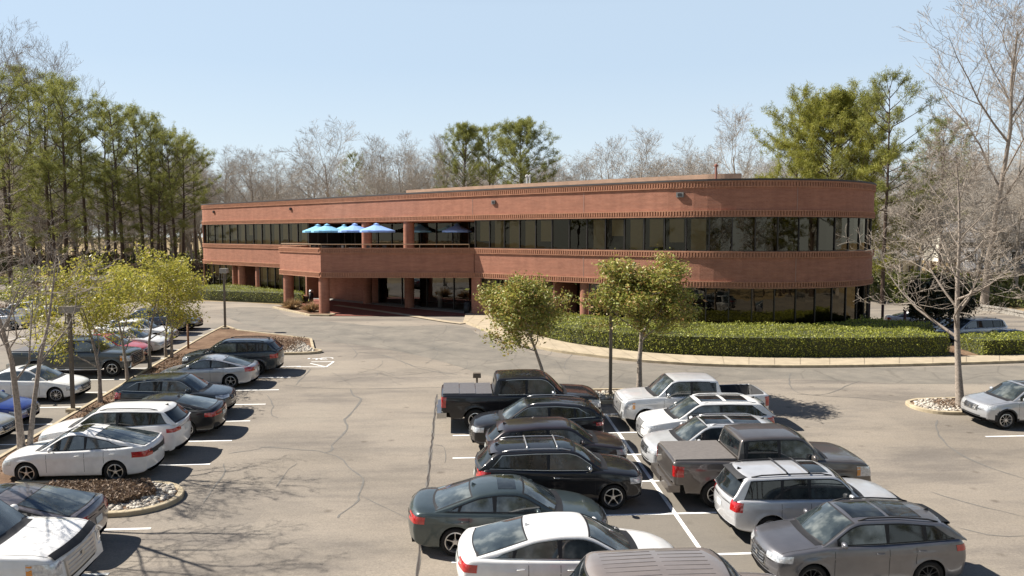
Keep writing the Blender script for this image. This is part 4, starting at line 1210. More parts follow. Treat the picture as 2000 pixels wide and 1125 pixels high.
    if kw.get('wind_deflector'):
        def hd(u, v): y = (2*u-1)*(W/2-.18); return (.05+.12*v+.12*(abs(y)/(W/2))**2, y, 4), (0, 0, -1)
        panel('hood_deflector', hd, 12, 2, .03, M_BLACK)
    if kw.get('step'):
        for sg in (1, -1): b = MB(); b.tube([(tox(axf+ra+.15), sg*(W/2-.08), zb0-.03), (tox(axr-ra-.15), sg*(W/2-.08), zb0-.03)], .045, 8); b.build('side_step', kw['step'], root, True)
    if kw.get('tail_strip'):
        panel('tail_strip', rrp(W/2-.3, tz[0]+.02, tz[1]-.02), 8, 1, .008, kw['tail_strip'])
    # wheels
    rim = kw.get('rim', M_RIM); sp = kw.get('spokes', 5); tw = .22 if kind in ('sedan', 'van') else (.25 if kind == 'suv' else .28)
    for ax in (axf, axr):
        for sg in (1, -1): wheel(root, tox(ax), sg*(W/2-tw/2-.02), r, tw, rim, sp, sg, kw.get('rs', .70 if kind != 'pickup' else .62))
    return root

# paints
WHITE = m_paint('white_paint', (.78, .77, .75)); PEARL = m_paint('pearl_white_paint', (.72, .72, .72))
SILVER = m_paint('silver_paint', (.50, .51, .53), .55); GREY = m_paint('grey_paint', (.22, .225, .245), .5)
BLACKP = m_paint('black_paint', (.012, .012, .014)); BRNBLK = m_paint('dark_brown_paint', (.035, .026, .026), .3)
GREEN = m_paint('grey_green_paint', (.065, .085, .085), .5); TITAN = m_paint('bronze_grey_paint', (.13, .115, .105), .5)
NAVY = m_paint('navy_paint', (.012, .02, .05), .2); BLUE = m_paint('blue_paint', (.008, .035, .24), .3); RED = m_paint('red_paint', (.5, .05, .05), .1)
DGREY = m_paint('dark_slate_paint', (.04, .05, .058), .4); PURP = m_paint('mauve_grey_paint', (.20, .185, .195), .5); TAN = m_paint('taupe_paint', (.24, .205, .185), .2)
BGREY = m_paint('blue_grey_paint', (.035, .045, .055), .3)
COVER = mat('tonneau_vinyl', (.12, .115, .12), .6); COVER2 = mat('soft_bed_cover', (.15, .135, .125), .75)

def at_lane(x_px_nose_or, y): pass
def carx(px, D_y):
    """x in the lot at picture column px for the row line at depth y"""
    d = ray(px, 900); return d.x*(D_y/d.y)
def put(px_a, px_b, y0, half, face, **k):
    """ground centre of a car whose near side (half a width nearer) spans two picture columns"""
    yn = y0-half; xa, xb_ = carx(px_a, yn), carx(px_b, yn); xm = (xa+xb_)/2; return (xm, y0, gz(xm, y0))
CHR = M_CHROME
GA, GB, GC, GD, GE = 'cars facing right in the centre double row', 'cars in the right half of the centre double row', 'cars parked along the right side of the left island', 'cars parked along the left side of the left island', 'cars in the far lots'
pit_ = pit; ln = lambda i: YL[0]+pit_*(i+.5)     # lane centres of the double row: ln(0) is between the two nearest measured lines
def endx(px, y, half, right):
    far_ = (px < 888) == right
    return carx(px, y+half*.6) if far_ else carx(px, y-half*.8)
def nose(px, y, half, L, face):
    x = endx(px, y, half, face > 0); x = x-face*L/2; return (x, y, gz(x, y))
def tail(px, y, half, L, face):
    x = endx(px, y, half, face < 0); x = x+face*L/2; return (x, y, gz(x, y))
car('black crew cab pickup with a grey three panel bed cover', 'pickup', tail(862, ln(4)+.25, 1.0, 6.3, 1), 1, BLACKP, GA, size=1.08, cover=COVER, cover_n=3, L=5.84, H=1.92, step=M_BLACK, trim=CHR, handle=BLACKP, mirror=CHR, rs=.64, spokes=6)
car('black crossover facing left with a spindle grille and chrome window line', 'suv', nose(917, ln(3)+.05, .93, 4.89, -1), -1, BLACKP, GA, L=4.89, H=1.70, trim=CHR, rails=M_RIM, sunroof=(.02, .4), grille_w=.36, grille_z=(.38, .80), rear_slant=.62, spokes=10, roof_drop=.09, tail_z=(.93, 1.06))
car('dark brown rounded crossover between two black ones in the centre row', 'suv', tail(946, ln(2), .92, 4.70, 1), 1, BRNBLK, GA, L=4.70, H=1.67, roof_drop=.08, rear_slant=.4, spoiler=BRNBLK, rim=M_RIMD)
car('black suv with silver roof rack and chrome window surround', 'suv', tail(925, ln(1), .92, 4.98, 1), 1, BLACKP, GA, size=1.045, L=4.77, H=1.68, trim=CHR, rails=M_RIM, crossbars=(.22, .62), bar_mat=M_RIM, sunroof=(.02, .3), spoiler=BRNBLK, handle=CHR, mirror=CHR, rear_slant=.35, quarter=False, spokes=5)
car('grey green sedan with a sunroof and five spoke wheels', 'sedan', tail(793, ln(0)-.05, .9, 5.2, 1), 1, GREEN, GA, size=1.10, L=4.73, H=1.44, sunroof=(.12, .5), spokes=5, round=1.2)
car('white sedan with cream interior nearest the taupe suv', 'sedan', tail(890, ln(-1)-.1, .9, 5.25, 1), 1, WHITE, GA, size=1.08, L=4.86, H=1.47, trim=CHR, gh=(1.2, 2.15, 3.35, 4.5), dlo=(1.7, 4.2, 2.75, 3.7), spokes=7, quarter=True)
car('taupe suv with a ribbed roof at the bottom edge of the picture', 'suv', tail(1097, ln(-2)-.25, .95, 4.9, 1), 1, TAN, GA, L=4.9, H=1.9, ribs=1, belt=[(0, 1.0), (.1, 1.1), (.4, 1.16), (1.3, 1.22), (2.6, 1.24), (4.7, 1.26), (4.9, 1.2)], lean=.16, gh=(1.3, 1.85, 4.3, 4.75), dlo=(1.6, 4.5, 2.7, 3.6), r=.4, rear_slant=.1, fin=False)
# right half of the double row
car('silver crew cab pickup facing left with an open bed', 'pickup', tail(1497, ln(4)-.1, 1.0, 5.89, -1), -1, m_paint('bright_silver_paint', (.66, .665, .67), .25), GB, L=5.89, H=1.95, open_bed=(4.12, 5.72), handle=CHR, mirror=CHR, grille=M_RIM, rs=.62, spokes=6)
car('white luxury suv facing left with twin sunroof panels', 'suv', tail(1517, ln(3)-.1, .97, 4.95, -1), -1, WHITE, GB, L=4.95, H=1.70, sunroof=(.05, .42), sunroof2=(.48, .85), grille_w=.34, grille_z=(.5, .92), grille=M_RIM, glass=M_CG, rear_slant=.55, quarter=False, lamp_z=(.82, .88), rails=WHITE, spoiler=WHITE)
car('silver suv facing left with black roof glass', 'suv', tail(1540, ln(2)-.1, .95, 4.69, -1), -1, m_paint('pale_silver_paint', (.58, .59, .60), .3), GB, L=4.69, H=1.66, sunroof=(.0, .42), sunroof2=(.46, .9), trim=CHR, rails=M_RIM, rear_slant=.5, spoiler=PEARL)
car('bronze grey pickup facing right with a soft bed cover', 'pickup', tail(1287, ln(1)+.0, 1.0, 6.0, 1), 1, TITAN, GB, size=1.04, L=5.79, H=1.97, cover=COVER2, bumper=m_paint('bronze_bumper', (.2, .175, .155), .6), trim=M_BLACK, rear_slant=.0, rim=M_RIM, rs=.6, spokes=6, tail_z=(.93, 1.24), tail_l=(-.1, .2))
car('silver off road suv facing right with black roof rack and spoiler', 'suv', tail(1391, ln(0)+.0, .96, 4.83, 1), 1, m_paint('white_silver_paint', (.60, .60, .61), .35), GB, L=4.83, H=1.80, rails=M_BLACK, crossbars=(.3, .55), sunroof=(.05, .28), spoiler=M_BLACK, lean=.22, r=.39, zb=.36, belt=[(0, .95), (.1, 1.05), (.4, 1.1), (1.3, 1.16), (2.6, 1.18), (4.2, 1.2), (4.7, 1.2), (4.83, 1.12)], gh=(1.3, 1.95, 4.3, 4.72), dlo=(1.6, 4.42, 2.7, 3.45), rear_slant=.2, spokes=6, tail_l=(-.16, .2), trim=M_BLACK)
car('grey compact luxury suv facing left at the bottom right', 'suv', nose(1464, ln(-1)+.05, .95, 4.75, -1), -1, m_paint('modern_grey_paint', (.175, .172, .182), .6), GB, L=4.75, H=1.66, sunroof=(.02, .4), sunroof2=(.44, .82), rails=M_BLACK, spoiler=M_BLACK, rear_slant=.5, rim=M_RIMD, spokes=10, lamp_z=(.74, .86), grille_z=(.52, .80), roof_drop=.09, tail_z=(.95, 1.1))
yC = P(1948, 839).y
car('silver suv facing left beside the small round island on the right', 'suv', nose(1872, yC+.9, .92, 4.6, -1), -1, SILVER, GB, L=4.6, H=1.66, clad=1, sunroof=(.05, .4), trim=CHR, spokes=9, rear_slant=.4, lamp_z=(.78, .90))
# left island, right side
q = lambda i: YLL[0]-p2*(i+.5)
car('dark slate three row suv facing left beside the accessible bay', 'suv', tail(562, q(-1.05)+.0, .98, 5.0, -1), -1, DGREY, GC, L=5.0, H=1.75, rails=M_BLACK, rear_slant=.12, tail_z=(.88, 1.1), tail_l=(-.1, .3), rim=M_RIMD, clad=.6, spokes=8, lean=.22)
car('silver compact sedan facing left beside the three row suv', 'sedan', tail(514, q(0)+.0, .9, 4.63, -1), -1, SILVER, GC, L=4.63, H=1.42, gh=(1.15, 2.05, 3.1, 4.35), dlo=(1.6, 4.0, 2.62, 3.5), spokes=5, clad=0, tail_slope=.08)
car('blue grey suv facing right with a chrome rear quarter window line', 'suv', nose(468, q(2)+.0, .92, 4.65, 1), 1, BGREY, GC, L=4.65, H=1.66, trim=CHR, rear_slant=.62, roof_drop=.08, spokes=5, lamp_z=(.80, .90))
car('black sedan facing left beside the white suv', 'sedan', tail(449, q(3)+.0, .92, 4.90, -1), -1, BLACKP, GC, L=4.9, H=1.45, gh=(1.3, 2.2, 3.2, 4.55), dlo=(1.75, 4.15, 2.8, 3.7), trim=CHR, spokes=10, tail_z=(.80, .96), tail_l=(-.5, .3), boot_lip=BLACKP)
car('white suv facing left with dark tailgate glass', 'suv', tail(379, q(4)+.05, .95, 4.82, -1), -1, WHITE, GC, L=4.82, H=1.76, rails=M_BLACK, rear_slant=.22, tail_z=(.98, 1.12), tail_l=(-.3, .25), rim=M_RIMD, spokes=5, quarter=False, clad=.5)
yX = P(230, 943).y
car('white hatchback crossover facing left with a sloping rear and sunroof', 'sedan', tail(327, yX+.9, .93, 4.7, -1), -1, WHITE, GC, size=.94, L=5.0, H=1.66, W=1.9, r=.365, zb=.26, name='hatchback_car', cat='hatchback', belt=[(0, .72), (.12, .84), (.45, .94), (1.35, 1.06), (2.5, 1.09), (3.9, 1.15), (4.7, 1.22), (4.92, 1.18), (5.0, 1.08)], gh=(1.3, 2.2, 3.05, 4.8), dlo=(1.75, 4.3, 2.85, 3.9), quarter=False, rear_slant=.75, sunroof=(.1, .55), spokes=5, tail_z=(.86, 1.06), tail_l=(-.25, .4), hdr=.08, tail_strip=M_BLACK)
yV = P(500, 1100).y
car('grey compact sedan facing left with big red tail lamps by the rock edged bed', 'sedan', tail(211, yV+1.2, .95, 5.1, -1), -1, PURP, GC, size=1.10, L=4.63, H=1.42, gh=(1.15, 2.05, 3.1, 4.35), dlo=(1.6, 4.0, 2.62, 3.5), sunroof=(.1, .5), spokes=5, tail_z=(.72, .92), tail_l=(-.32, .35), tail_slope=.08, boot_lip=PURP)
car('white pickup facing right with a chrome grille at the bottom left corner', 'pickup', nose(180, yV-1.35, 1.1, 6.7, 1), 1, WHITE, GC, size=1.15, L=5.9, H=1.92, wind_deflector=1, grille=M_RIM, bumper=WHITE, lamp_l=(-.16, .36), trim=M_BLACK, rs=.62)
# left island, left side (noses to the right)
def lane_l(y_img, xp): return P(xp, y_img).y
car('white sedan facing right seen behind the twin grey trunks', 'sedan', nose(186, P(130, 786).y+.9, .9, 4.86, 1), 1, WHITE, GD, L=4.86, H=1.46, trim=CHR, sunroof=(.15, .5), spokes=10, mirror=WHITE)
car('dark slate pickup with flat bed cover facing right behind the lamp post', 'pickup', nose(287, P(232, 736).y+.95, 1.0, 5.9, 1), 1, DGREY, GD, L=5.9, H=1.9, cover=COVER, bumper=CHR, rs=.62, spokes=5, step=M_RIM)
car('red car facing right between the dark pickup and a white sedan', 'sedan', nose(305, P(300, 708).y+.9, .9, 4.6, 1), 1, RED, GD, L=4.6, H=1.45)
car('pale silver sedan facing right under the yellow green trees', 'sedan', nose(343, P(310, 693).y+.9, .9, 4.9, 1), 1, PEARL, GD, L=4.9, H=1.46, trim=CHR)
car('white sedan facing right beside the navy suv', 'sedan', nose(358, P(340, 672).y+.9, .9, 4.8, 1), 1, WHITE, GD, L=4.8, H=1.46)
car('navy suv facing left with a chrome window line near the far lamp post', 'suv', tail(374, P(370, 655).y+.9, .95, 4.82, -1), -1, NAVY, GD, L=4.82, H=1.76, trim=CHR, rear_slant=.3, tail_z=(1.0, 1.13), tail_l=(-.5, .2))
car('black sedan facing right farthest along the left island', 'sedan', nose(406, P(400, 646).y+.9, .9, 4.85, 1), 1, BLACKP, GD, L=4.85, H=1.46)
car('bright blue compact car facing right at the left edge', 'sedan', nose(85, P(60, 838).y+.9, .9, 4.6, 1), 1, BLUE, GD, L=4.6, H=1.46)
car('silver car mostly beyond the left edge of the picture', 'sedan', nose(40, P(20, 874).y+.9, .9, 4.7, 1), 1, SILVER, GD, L=4.7, H=1.46)
# far left lot
def far(label, kind, px0, px1, yg, face, paint, L, **k):
    Dn = P((px0+px1)/2, yg); y = Dn.y+.9; xm = (carx(px0, Dn.y)+carx(px1, Dn.y))/2
    return car(label, kind, (xm, y, gz(xm, y)), face, paint, GE, L=L, **k)
far('white boxy small suv facing right in the far left lot', 'suv', 27, 109, 624, 1, WHITE, 4.23, H=1.69, clad=1, rim=M_RIM, lean=.2, rails=M_BLACK)
far('pale suv at the left edge of the far left lot', 'suv', -45, 44, 648, 1, SILVER, 4.6, H=1.68)
far('dark car parked behind the white boxy suv', 'sedan', 82, 150, 602, 1, DGREY, 4.7)
far('maroon car half hidden by the yellow green foliage', 'sedan', 122, 200, 612, -1, BRNBLK, 4.7)
far('black suv in the far left lot behind the foliage', 'suv', 160, 225, 600, 1, BLACKP, 4.7)
# lower lot on the right
def farr(label, kind, px, D, face, paint, yaw, **k):
    p = PD(px, D); return car(label, kind, (p.x, p.y, p.z), face, paint, GE, yaw=yaw, **k)
farr('white sedan seen over the hedge nearest the building', 'sedan', 1792, 68, -1, WHITE, R(158), H=1.45)
farr('dark grey sedan seen over the hedge beside the white one', 'sedan', 1835, 63.5, -1, GREY, R(20), H=1.45)
farr('silver minivan seen over the hedge', 'van', 1902, 60, -1, SILVER, R(6), L=5.1, rails=M_RIM)
farr('silver sedan farthest right over the hedge', 'sedan', 1968, 56.5, -1, SILVER, R(4), H=1.42)
# ================================================================== VEGETATION
def grow(seed, H, r0, levels=4, kids=(9, 6, 5, 4), first=.3, spread=55, up=.25, lenf=.55, wob=.12, stems=1, fork=.0, taper=.75, minr=.006, shape='round', bend=0):
    rs = random.Random(seed); out = []; tips = []
    def br(p, d, L, r, lv):
        n = 6 if lv == 0 else (5 if lv == 1 else (4 if lv == 2 else 3)); pts = [p.copy()]; rad = [r]; q = p.copy(); dd = d.copy()
        for i in range(n):
            w_ = wob*(1.0 if lv else .45)*(1+.5*lv*.5)
            dd = (dd+Vector((rs.gauss(0, w_), rs.gauss(0, w_), rs.gauss(0, w_)*.6+up*(.30 if lv else .05)))).normalized()
            q = q+dd*(L/n); pts.append(q.copy()); rad.append(max(minr, r*(1-taper*(i+1)/n)))
        out.append((lv, pts, rad))
        if lv >= levels: tips.append((pts[-1], dd)); return
        K = kids[lv]; K = max(2, int(K*rs.uniform(.75, 1.25)))
        f0 = first if lv == 0 else .22
        az = rs.uniform(0, 6.28)
        for k in range(K):
            t = f0+(1-f0)*((k+rs.uniform(.1, .9))/K); t = min(.985, t); fi = t*n; i = min(n-1, int(fi)); u = fi-i
            bp = pts[i]*(1-u)+pts[i+1]*u; bd = (pts[i+1]-pts[i]).normalized(); az += 2.4+rs.uniform(-.5, .5)
            a = bd.cross(Vector((math.cos(az), math.sin(az), .13))).normalized(); ang = R(spread*rs.uniform(.65, 1.15))*(1-.35*t if lv == 0 else 1)
            nd = (Matrix.Rotation(ang, 3, a) @ bd).normalized()
            if shape == 'round' and lv == 0: ll = L*lenf*(1.15-.75*t)*rs.uniform(.8, 1.2)
            elif shape == 'vase' and lv == 0: ll = L*lenf*(1.15-.55*t)*rs.uniform(.8, 1.15)
            else: ll = L*(.62 if lv else lenf)*(1.05-.5*t)*rs.uniform(.7, 1.2)
            rr = max(minr, (rad[i]*(1-u)+rad[i+1]*u)*rs.uniform(.45, .7))
            br(bp, nd, ll, rr, lv+1)
        tips.append((pts[-1], dd))
    for s in range(stems):
        a = s*2*math.pi/stems+rs.uniform(-.4, .4) if stems > 1 else 0; t = R(rs.uniform(3, 7)) if stems > 1 else R(rs.uniform(0, 2)+bend)
        d = Vector((math.sin(t)*math.cos(a), math.sin(t)*math.sin(a), math.cos(t)))
        br(Vector((.12*math.cos(a)*(stems > 1), .12*math.sin(a)*(stems > 1), -.15)), d, H*rs.uniform(.88, 1)*.82 if stems > 1 else H*.82, r0*(1 if s == 0 else rs.uniform(.7, .95)), 0)
    return out, tips
def tubes_np(items, sides, flare=0):
    V = []; Fc = []
    for lv, pts, rad in items:
        n = sides[min(lv, len(sides)-1)]
        rr = list(rad)
        if lv == 0 and flare: rr[0] *= flare
        v, f = tube(pts, rr, n); b = len(V); V += v; Fc += [tuple(i+b for i in q) for q in f]
    return V, Fc
def quads(centers, size, rng, aspect=.55, upb=.3, jit=.35):
    c = np.asarray(centers, float); n = len(c)
    a = rng.normal(size=(n, 3)); a /= np.linalg.norm(a, axis=1)[:, None]
    b = rng.normal(size=(n, 3)); b[:, 2] += upb*3; b = np.cross(a, b); b /= np.linalg.norm(b, axis=1)[:, None]
    s = size*(1+jit*rng.normal(size=(n, 1))).clip(.4, 2); a = a*s/2; b = b*s*aspect/2
    V = np.stack([c-a, c-a*.1+b, c+a, c-a*.1-b], 1).reshape(-1, 3); Fq = np.arange(4*n).reshape(-1, 4)
    return V, Fq
def proto_tree(name, segs, bark, twigm, leafV=None, leafF=None, leafm=None, split=1, sides=(9, 6, 4, 3, 3), flare=1.35):
    root = bpy.data.objects.new(name, None); C.objects.link(root)
    v, f = tubes_np([s for s in segs if s[0] <= split], sides, flare); mk('trunk', v, f, bark, root, True)
    v, f = tubes_np([s for s in segs if s[0] > split], sides)
    mats = [twigm]; fm = [0]*len(f)
    if leafV is not None:
        b = len(v); v = v+[tuple(q) for q in leafV]; f = f+[tuple(int(i)+b for i in q) for q in leafF]; fm += [1]*len(leafF); mats.append(leafm)
    mk('crown', v, f, mats, root, False, fm); return root
used = set()
def place(proto, loc, sc, rz, label, cat, group=None, tilt=None, name=None):
    o = proto if proto.name not in used else None
    if o is None:
        o = copy_tree(proto)
    used.add(proto.name)
    o.location = loc; o.rotation_euler = (tilt or 0, 0, rz); o.scale = (sc, sc, sc) if not hasattr(sc, '__len__') else sc
    for k in ('label', 'category', 'group'):
        if k in o.keys(): del o[k]
    props(o, label, cat, group)
    if name: o.name = name
    return o
# --- bare deciduous prototypes
BARE = []
for i, (H, lf, sp, kd) in enumerate([(20, .55, 46, (13, 10, 8, 5)), (20, .5, 54, (14, 10, 8, 5)), (20, .62, 42, (12, 9, 8, 5)), (20, .48, 60, (15, 10, 8, 5))]):
    sg, _ = grow(40+i, H, .30, 4, kd, .22 if i != 2 else .15, sp, .22, lf, .13, minr=.011, shape='vase')
    BARE.append(proto_tree('bare_tree', sg, M_BARKG, M_TWIG, sides=(8, 5, 3, 3, 3)))
BIGB = []
for i in range(2):
    sg, _ = grow(80+i, 28, .26, 4, (13, 9, 7, 5), .36, 44, .26, .52, .11, minr=.011, shape='vase')
    BIGB.append(proto_tree('bare_tree', sg, M_BARK, M_TWIGL, sides=(10, 6, 4, 3, 3)))
# --- pines
def pine(seed, H, first, cw, lm, dens=1.0, bushy=0, blade=.34):
    rs = random.Random(seed); rng = np.random.default_rng(seed); segs = []; pts = [Vector((0, 0, -.3))]; rad = [.30*H/26]; d = Vector((rs.uniform(-.02, .02), rs.uniform(-.02, .02), 1)); p = pts[0].copy()
    for i in range(12):
        d = (d+Vector((rs.gauss(0, .012), rs.gauss(0, .012), 0))).normalized(); p = p+d*(H/12); pts.append(p.copy()); rad.append(.30*H/26*(1-.88*((i+1)/12)**1.3))
    segs.append((0, pts, rad)); tufts = []; nL = int((34+bushy*26)*dens); az = 0
    for k in range(nL):
        t = first+(1-first)*(k+rs.random())/nL; fi = t*12; i = min(11, int(fi)); bp = pts[i].lerp(pts[i+1], fi-i); az += 2.4+rs.uniform(-.6, .6)
        u = (t-first)/(1-first)
        prof = (math.sin(math.pi*min(1, u*.75+.22))**.8) if not bushy else (math.sin(math.pi*(u*.72+.26))**.8)*.95+.05
        L = cw*prof*rs.uniform(.55, 1.15)
        if not bushy and u < .35 and rs.random() < .35: L *= .5
        e = R(rs.uniform(-5, 25)+35*u); dd = Vector((math.cos(az)*math.cos(e), math.sin(az)*math.cos(e), math.sin(e))); q = bp.copy(); lp = [q.copy()]; lr = [.07*H/26]
        for j in range(5):
            dd = (dd+Vector((rs.gauss(0, .13), rs.gauss(0, .13), .07+rs.gauss(0, .06)))).normalized(); q = q+dd*L/5; lp.append(q.copy()); lr.append(.07*H/26*(1-.8*(j+1)/5))
            if j >= (2 if not bushy else 1):
                for _ in range(3+bushy):
                    sd_ = (dd+Vector((rs.gauss(0, .8), rs.gauss(0, .8), rs.gauss(.1, .4)))).normalized(); sl_ = rs.uniform(.5, 1.2)*(1+.15*cw/5); e2 = q+sd_*sl_
                    segs.append((2, [q.copy(), e2], [.022, .012])); tufts.append(e2); tufts.append(q.lerp(e2, .55))
        segs.append((1, lp, lr)); tufts.append(q)
    nb = 26; c = np.array([tuple(t) for t in tufts]); c = np.repeat(c, nb, 0); dirs = rng.normal(size=c.shape); dirs[:, 2] += .5; dirs /= np.linalg.norm(dirs, axis=1)[:, None]
    side = np.cross(dirs, rng.normal(size=c.shape)); side /= np.linalg.norm(side, axis=1)[:, None]; ln_ = (blade*(.7+.6*rng.random((len(c), 1)))); c = c+dirs*.05
    o = rng.normal(size=c.shape)*.16; c = c+o
    V = np.stack([c-side*.028, c+side*.028, c+dirs*ln_], 1).reshape(-1, 3); Fq = np.arange(len(V)).reshape(-1, 3)
    return proto_tree('pine_tree', segs, M_BARKP, M_BARKP, V, Fq, lm, split=1, sides=(9, 5, 3))
PINE = [pine(1, 26, .44, 7.2, M_NEED, .9), pine(2, 26, .34, 8.2, M_NEED, 1.0), pine(3, 26, .5, 6.6, M_NEED, .75), pine(4, 26, .26, 7.6, M_NEED, 1.0)]
PINEB = [pine(7, 24, .08, 11.5, M_NEED2, 2.6, 1, .5)]
PINEC = [pine(9, 27, .30, 8.6, M_NEED, 2.6, 0, .5)]
def PT(px, D, ytop, H0, proto, label, cat='tree', group=None, wx=1, rz=None):
    """tree whose trunk stands at a picture column and depth, as tall as its top in the photograph"""
    p = PD(px, D); h = CH+(457-ytop)/F*D-p.z; s = h/H0; rr_ = random.Random(int(px*7+D))
    return place(proto, (p.x, p.y, p.z-.1), (s*wx, s*wx, s), rr_.uniform(0, 6.28) if rz is None else rz, label, cat, group, tilt=rr_.uniform(-.06, .06))
G1 = 'pines on the lawn left of the building'
names = [(22, 112, 165, 0, 'at the left edge'), (62, 130, 150, 1, 'second from the left edge'), (98, 118, 185, 2, 'with a thin crown third from the left edge'), (128, 112, 172, 3, 'tallest of the left group, with a broad crown'),
 (172, 126, 215, 0, 'right of the tallest, with a slim trunk'), (212, 122, 232, 2, 'in the middle of the left group'), (240, 116, 216, 1, 'with a thick leaning trunk before the shrubs'), (283, 120, 226, 0, 'left one of the close straight pair'),
 (298, 123, 245, 3, 'right one of the close straight pair'), (325, 128, 262, 2, 'thin, left of the last three'), (345, 118, 270, 1, 'middle one of the last three'), (358, 122, 280, 0, 'last before the office building'), (384, 138, 300, 2, 'small one near the roof corner')]
for (px, D, yt, v, lb) in names: PT(px, D, yt, 26, PINE[v], 'tall dark pine '+lb, group=G1, wx=1.0)
for (px, D, yt, v) in ((150, 150, 260, 3), (262, 150, 285, 3), (5, 150, 215, 3), (195, 145, 330, 3), (90, 150, 300, 3), (318, 150, 350, 3)):
    PT(px, D, yt, 26, PINE[v], 'pine behind the front row of pines left of the building', group='pines standing farther back on the left')
PT(905, 150, 258, 27, PINEC[0], 'dense pine rising behind the middle of the roof on the left of its pair', group='pair of pines behind the roof', wx=.85)
PT(1015, 155, 252, 27, PINEC[0], 'wide pine rising behind the middle of the roof on the right of its pair', group='pair of pines behind the roof', wx=1.1)
PT(958, 165, 258, 26, PINE[1], 'narrow pine between the pair behind the roof')
PT(1615, 100, 212, 24, PINEB[0], 'big bright green pine behind the rounded end of the building', wx=1.0)
PT(1548, 112, 200, 26, PINE[3], 'open crowned pine left of the big bright green one', wx=.9)
PT(1726, 92, 168, 26, PINE[0], 'tall pine with a bare trunk just right of the building', wx=.85)
PT(1690, 108, 200, 26, PINE[1], 'pine between the bright green one and the tall bare trunked one', wx=.8)
PT(1835, 120, 245, 26, PINE[1], 'green pine behind the bare trees at the right', wx=.9)
PT(700, 190, 310, 26, PINE[0], 'small pine among the bare trees behind the roof', wx=.7)
for (px, D, yt, v) in ((110, 108, 330, 3), (226, 112, 340, 3), (308, 114, 350, 3), (20, 105, 300, 3)):
    PT(px, D, yt, 26, PINE[v], 'shorter bushy pine between the tall trunks left of the building', group='short pines among the tall ones', wx=1.35)
# bare trees that can be told apart above the roof
G2 = 'bare trees rising behind the office roof'
for (px, D, yt, v, wx, lb) in [(500, 140, 312, 3, 1.05, 'round bare tree above the left end of the roof'), (440, 150, 318, 1, 1, 'smaller bare tree beside the pines above the roof corner'), (660, 130, 285, 0, 1.15, 'large vase shaped bare tree above the roof'), (722, 150, 300, 2, 1, 'bare tree just right of the large vase shaped one'),
   (795, 145, 295, 1, .95, 'bare tree left of the pair of pines'), (845, 150, 300, 2, .8, 'slim bare tree touching the pair of pines'), (1135, 150, 312, 3, 1, 'broad low bare tree right of the pair of pines'), (1265, 150, 298, 0, 1.1, 'bare tree in the middle of the right roofline'), (1335, 155, 308, 1, 1, 'bare tree above the brown vent pipe'),
   (1450, 140, 262, 0, 1.0, 'leaning bare tree left of the bright green pine'), (1200, 165, 305, 2, 1, 'bare tree between the two broad ones on the right')]:
    PT(px, D, yt, 20*.95, BARE[v], lb, group=G2, wx=wx)
p_ = PT(1925, 88, 8, 28*.93, BIGB[0], 'huge bare tree towering at the top right of the picture', wx=1.05)
PT(2060, 95, 60, 28*.93, BIGB[1], 'large bare tree partly beyond the right edge', wx=1)
PT(1790, 100, 330, 19, BARE[1], 'small bare tree right of the tall pine')
PT(20, 125, 118, 28*.93, BIGB[1], 'tall bare tree with fine twigs above the pines at the left edge', wx=.9)
PT(95, 135, 120, 28*.93, BIGB[0], 'tall bare tree rising between the leftmost pines', wx=.8)
for px, D, yt, v in ((1905, 112, 395, 0), (1950, 108, 380, 1), (1985, 104, 370, 3), (1870, 116, 385, 2), (1760, 112, 380, 1)):
    PT(px, D, yt, 19, BARE[v], 'low bare tree on the bank in front of the pale houses', group='low bare trees on the right bank', wx=1.5)
# the woods behind
rt = random.Random(77); cnt = 0
for k in range(205):
    px = rt.uniform(-420, 2400); D = rt.uniform(160, 235); yt = rt.uniform(318, 385) if 400 < px < 1500 else rt.uniform(300, 390)
    PT(px, D, yt, 19, BARE[rt.randrange(4)], 'bare grey brown tree in the woods beyond the building', group='bare trees of the distant woods', wx=rt.uniform(1, 1.3))
for k in range(60):
    px = rt.choice([rt.uniform(-120, 390), rt.uniform(-120, 390), rt.uniform(1720, 2120)]); D = rt.uniform(128, 160); yt = rt.uniform(330, 430)
    PT(px, D, yt, 19, BARE[rt.randrange(4)], 'bare grey brown tree in the woods beyond the building', group='bare trees of the distant woods', wx=rt.uniform(1, 1.4))
# trees round the lot outside the picture, seen in the glass
for k in range(64):
    a = rt.uniform(0, 1); p = Vector((-95+170*a, rt.uniform(-55, -22), 0)); p.z = gz(p.x, p.y)
    place(rt.choice(BARE[:2]+PINE), p, rt.uniform(.6, .95), rt.uniform(0, 6), 'tree across the lot opposite the building', 'tree', 'trees on the near side of the lot')
for (x, y, s) in ((-62, 40, .6), (-72, 55, .7), (-66, 72, .7), (-60, 20, .7), (62, 20, .7), (66, 42, .7), (-80, 30, .8), (64, 70, .7)):
    place(rt.choice(PINE+BARE[:2]), (x, y, gz(x, y)), s, rt.uniform(0, 6), 'tree beside the lot', 'tree', 'trees on the near side of the lot')

for k in range(34):
    y = rt.uniform(-45, 46); x = max(46, y*1.05+rt.uniform(4, 10))+rt.uniform(0, 28)
    place(rt.choice(PINE), (x, y, gz(x, y)), rt.uniform(.6, .9), rt.uniform(0, 6), 'tree beside the lot', 'tree', 'trees on the near side of the lot')
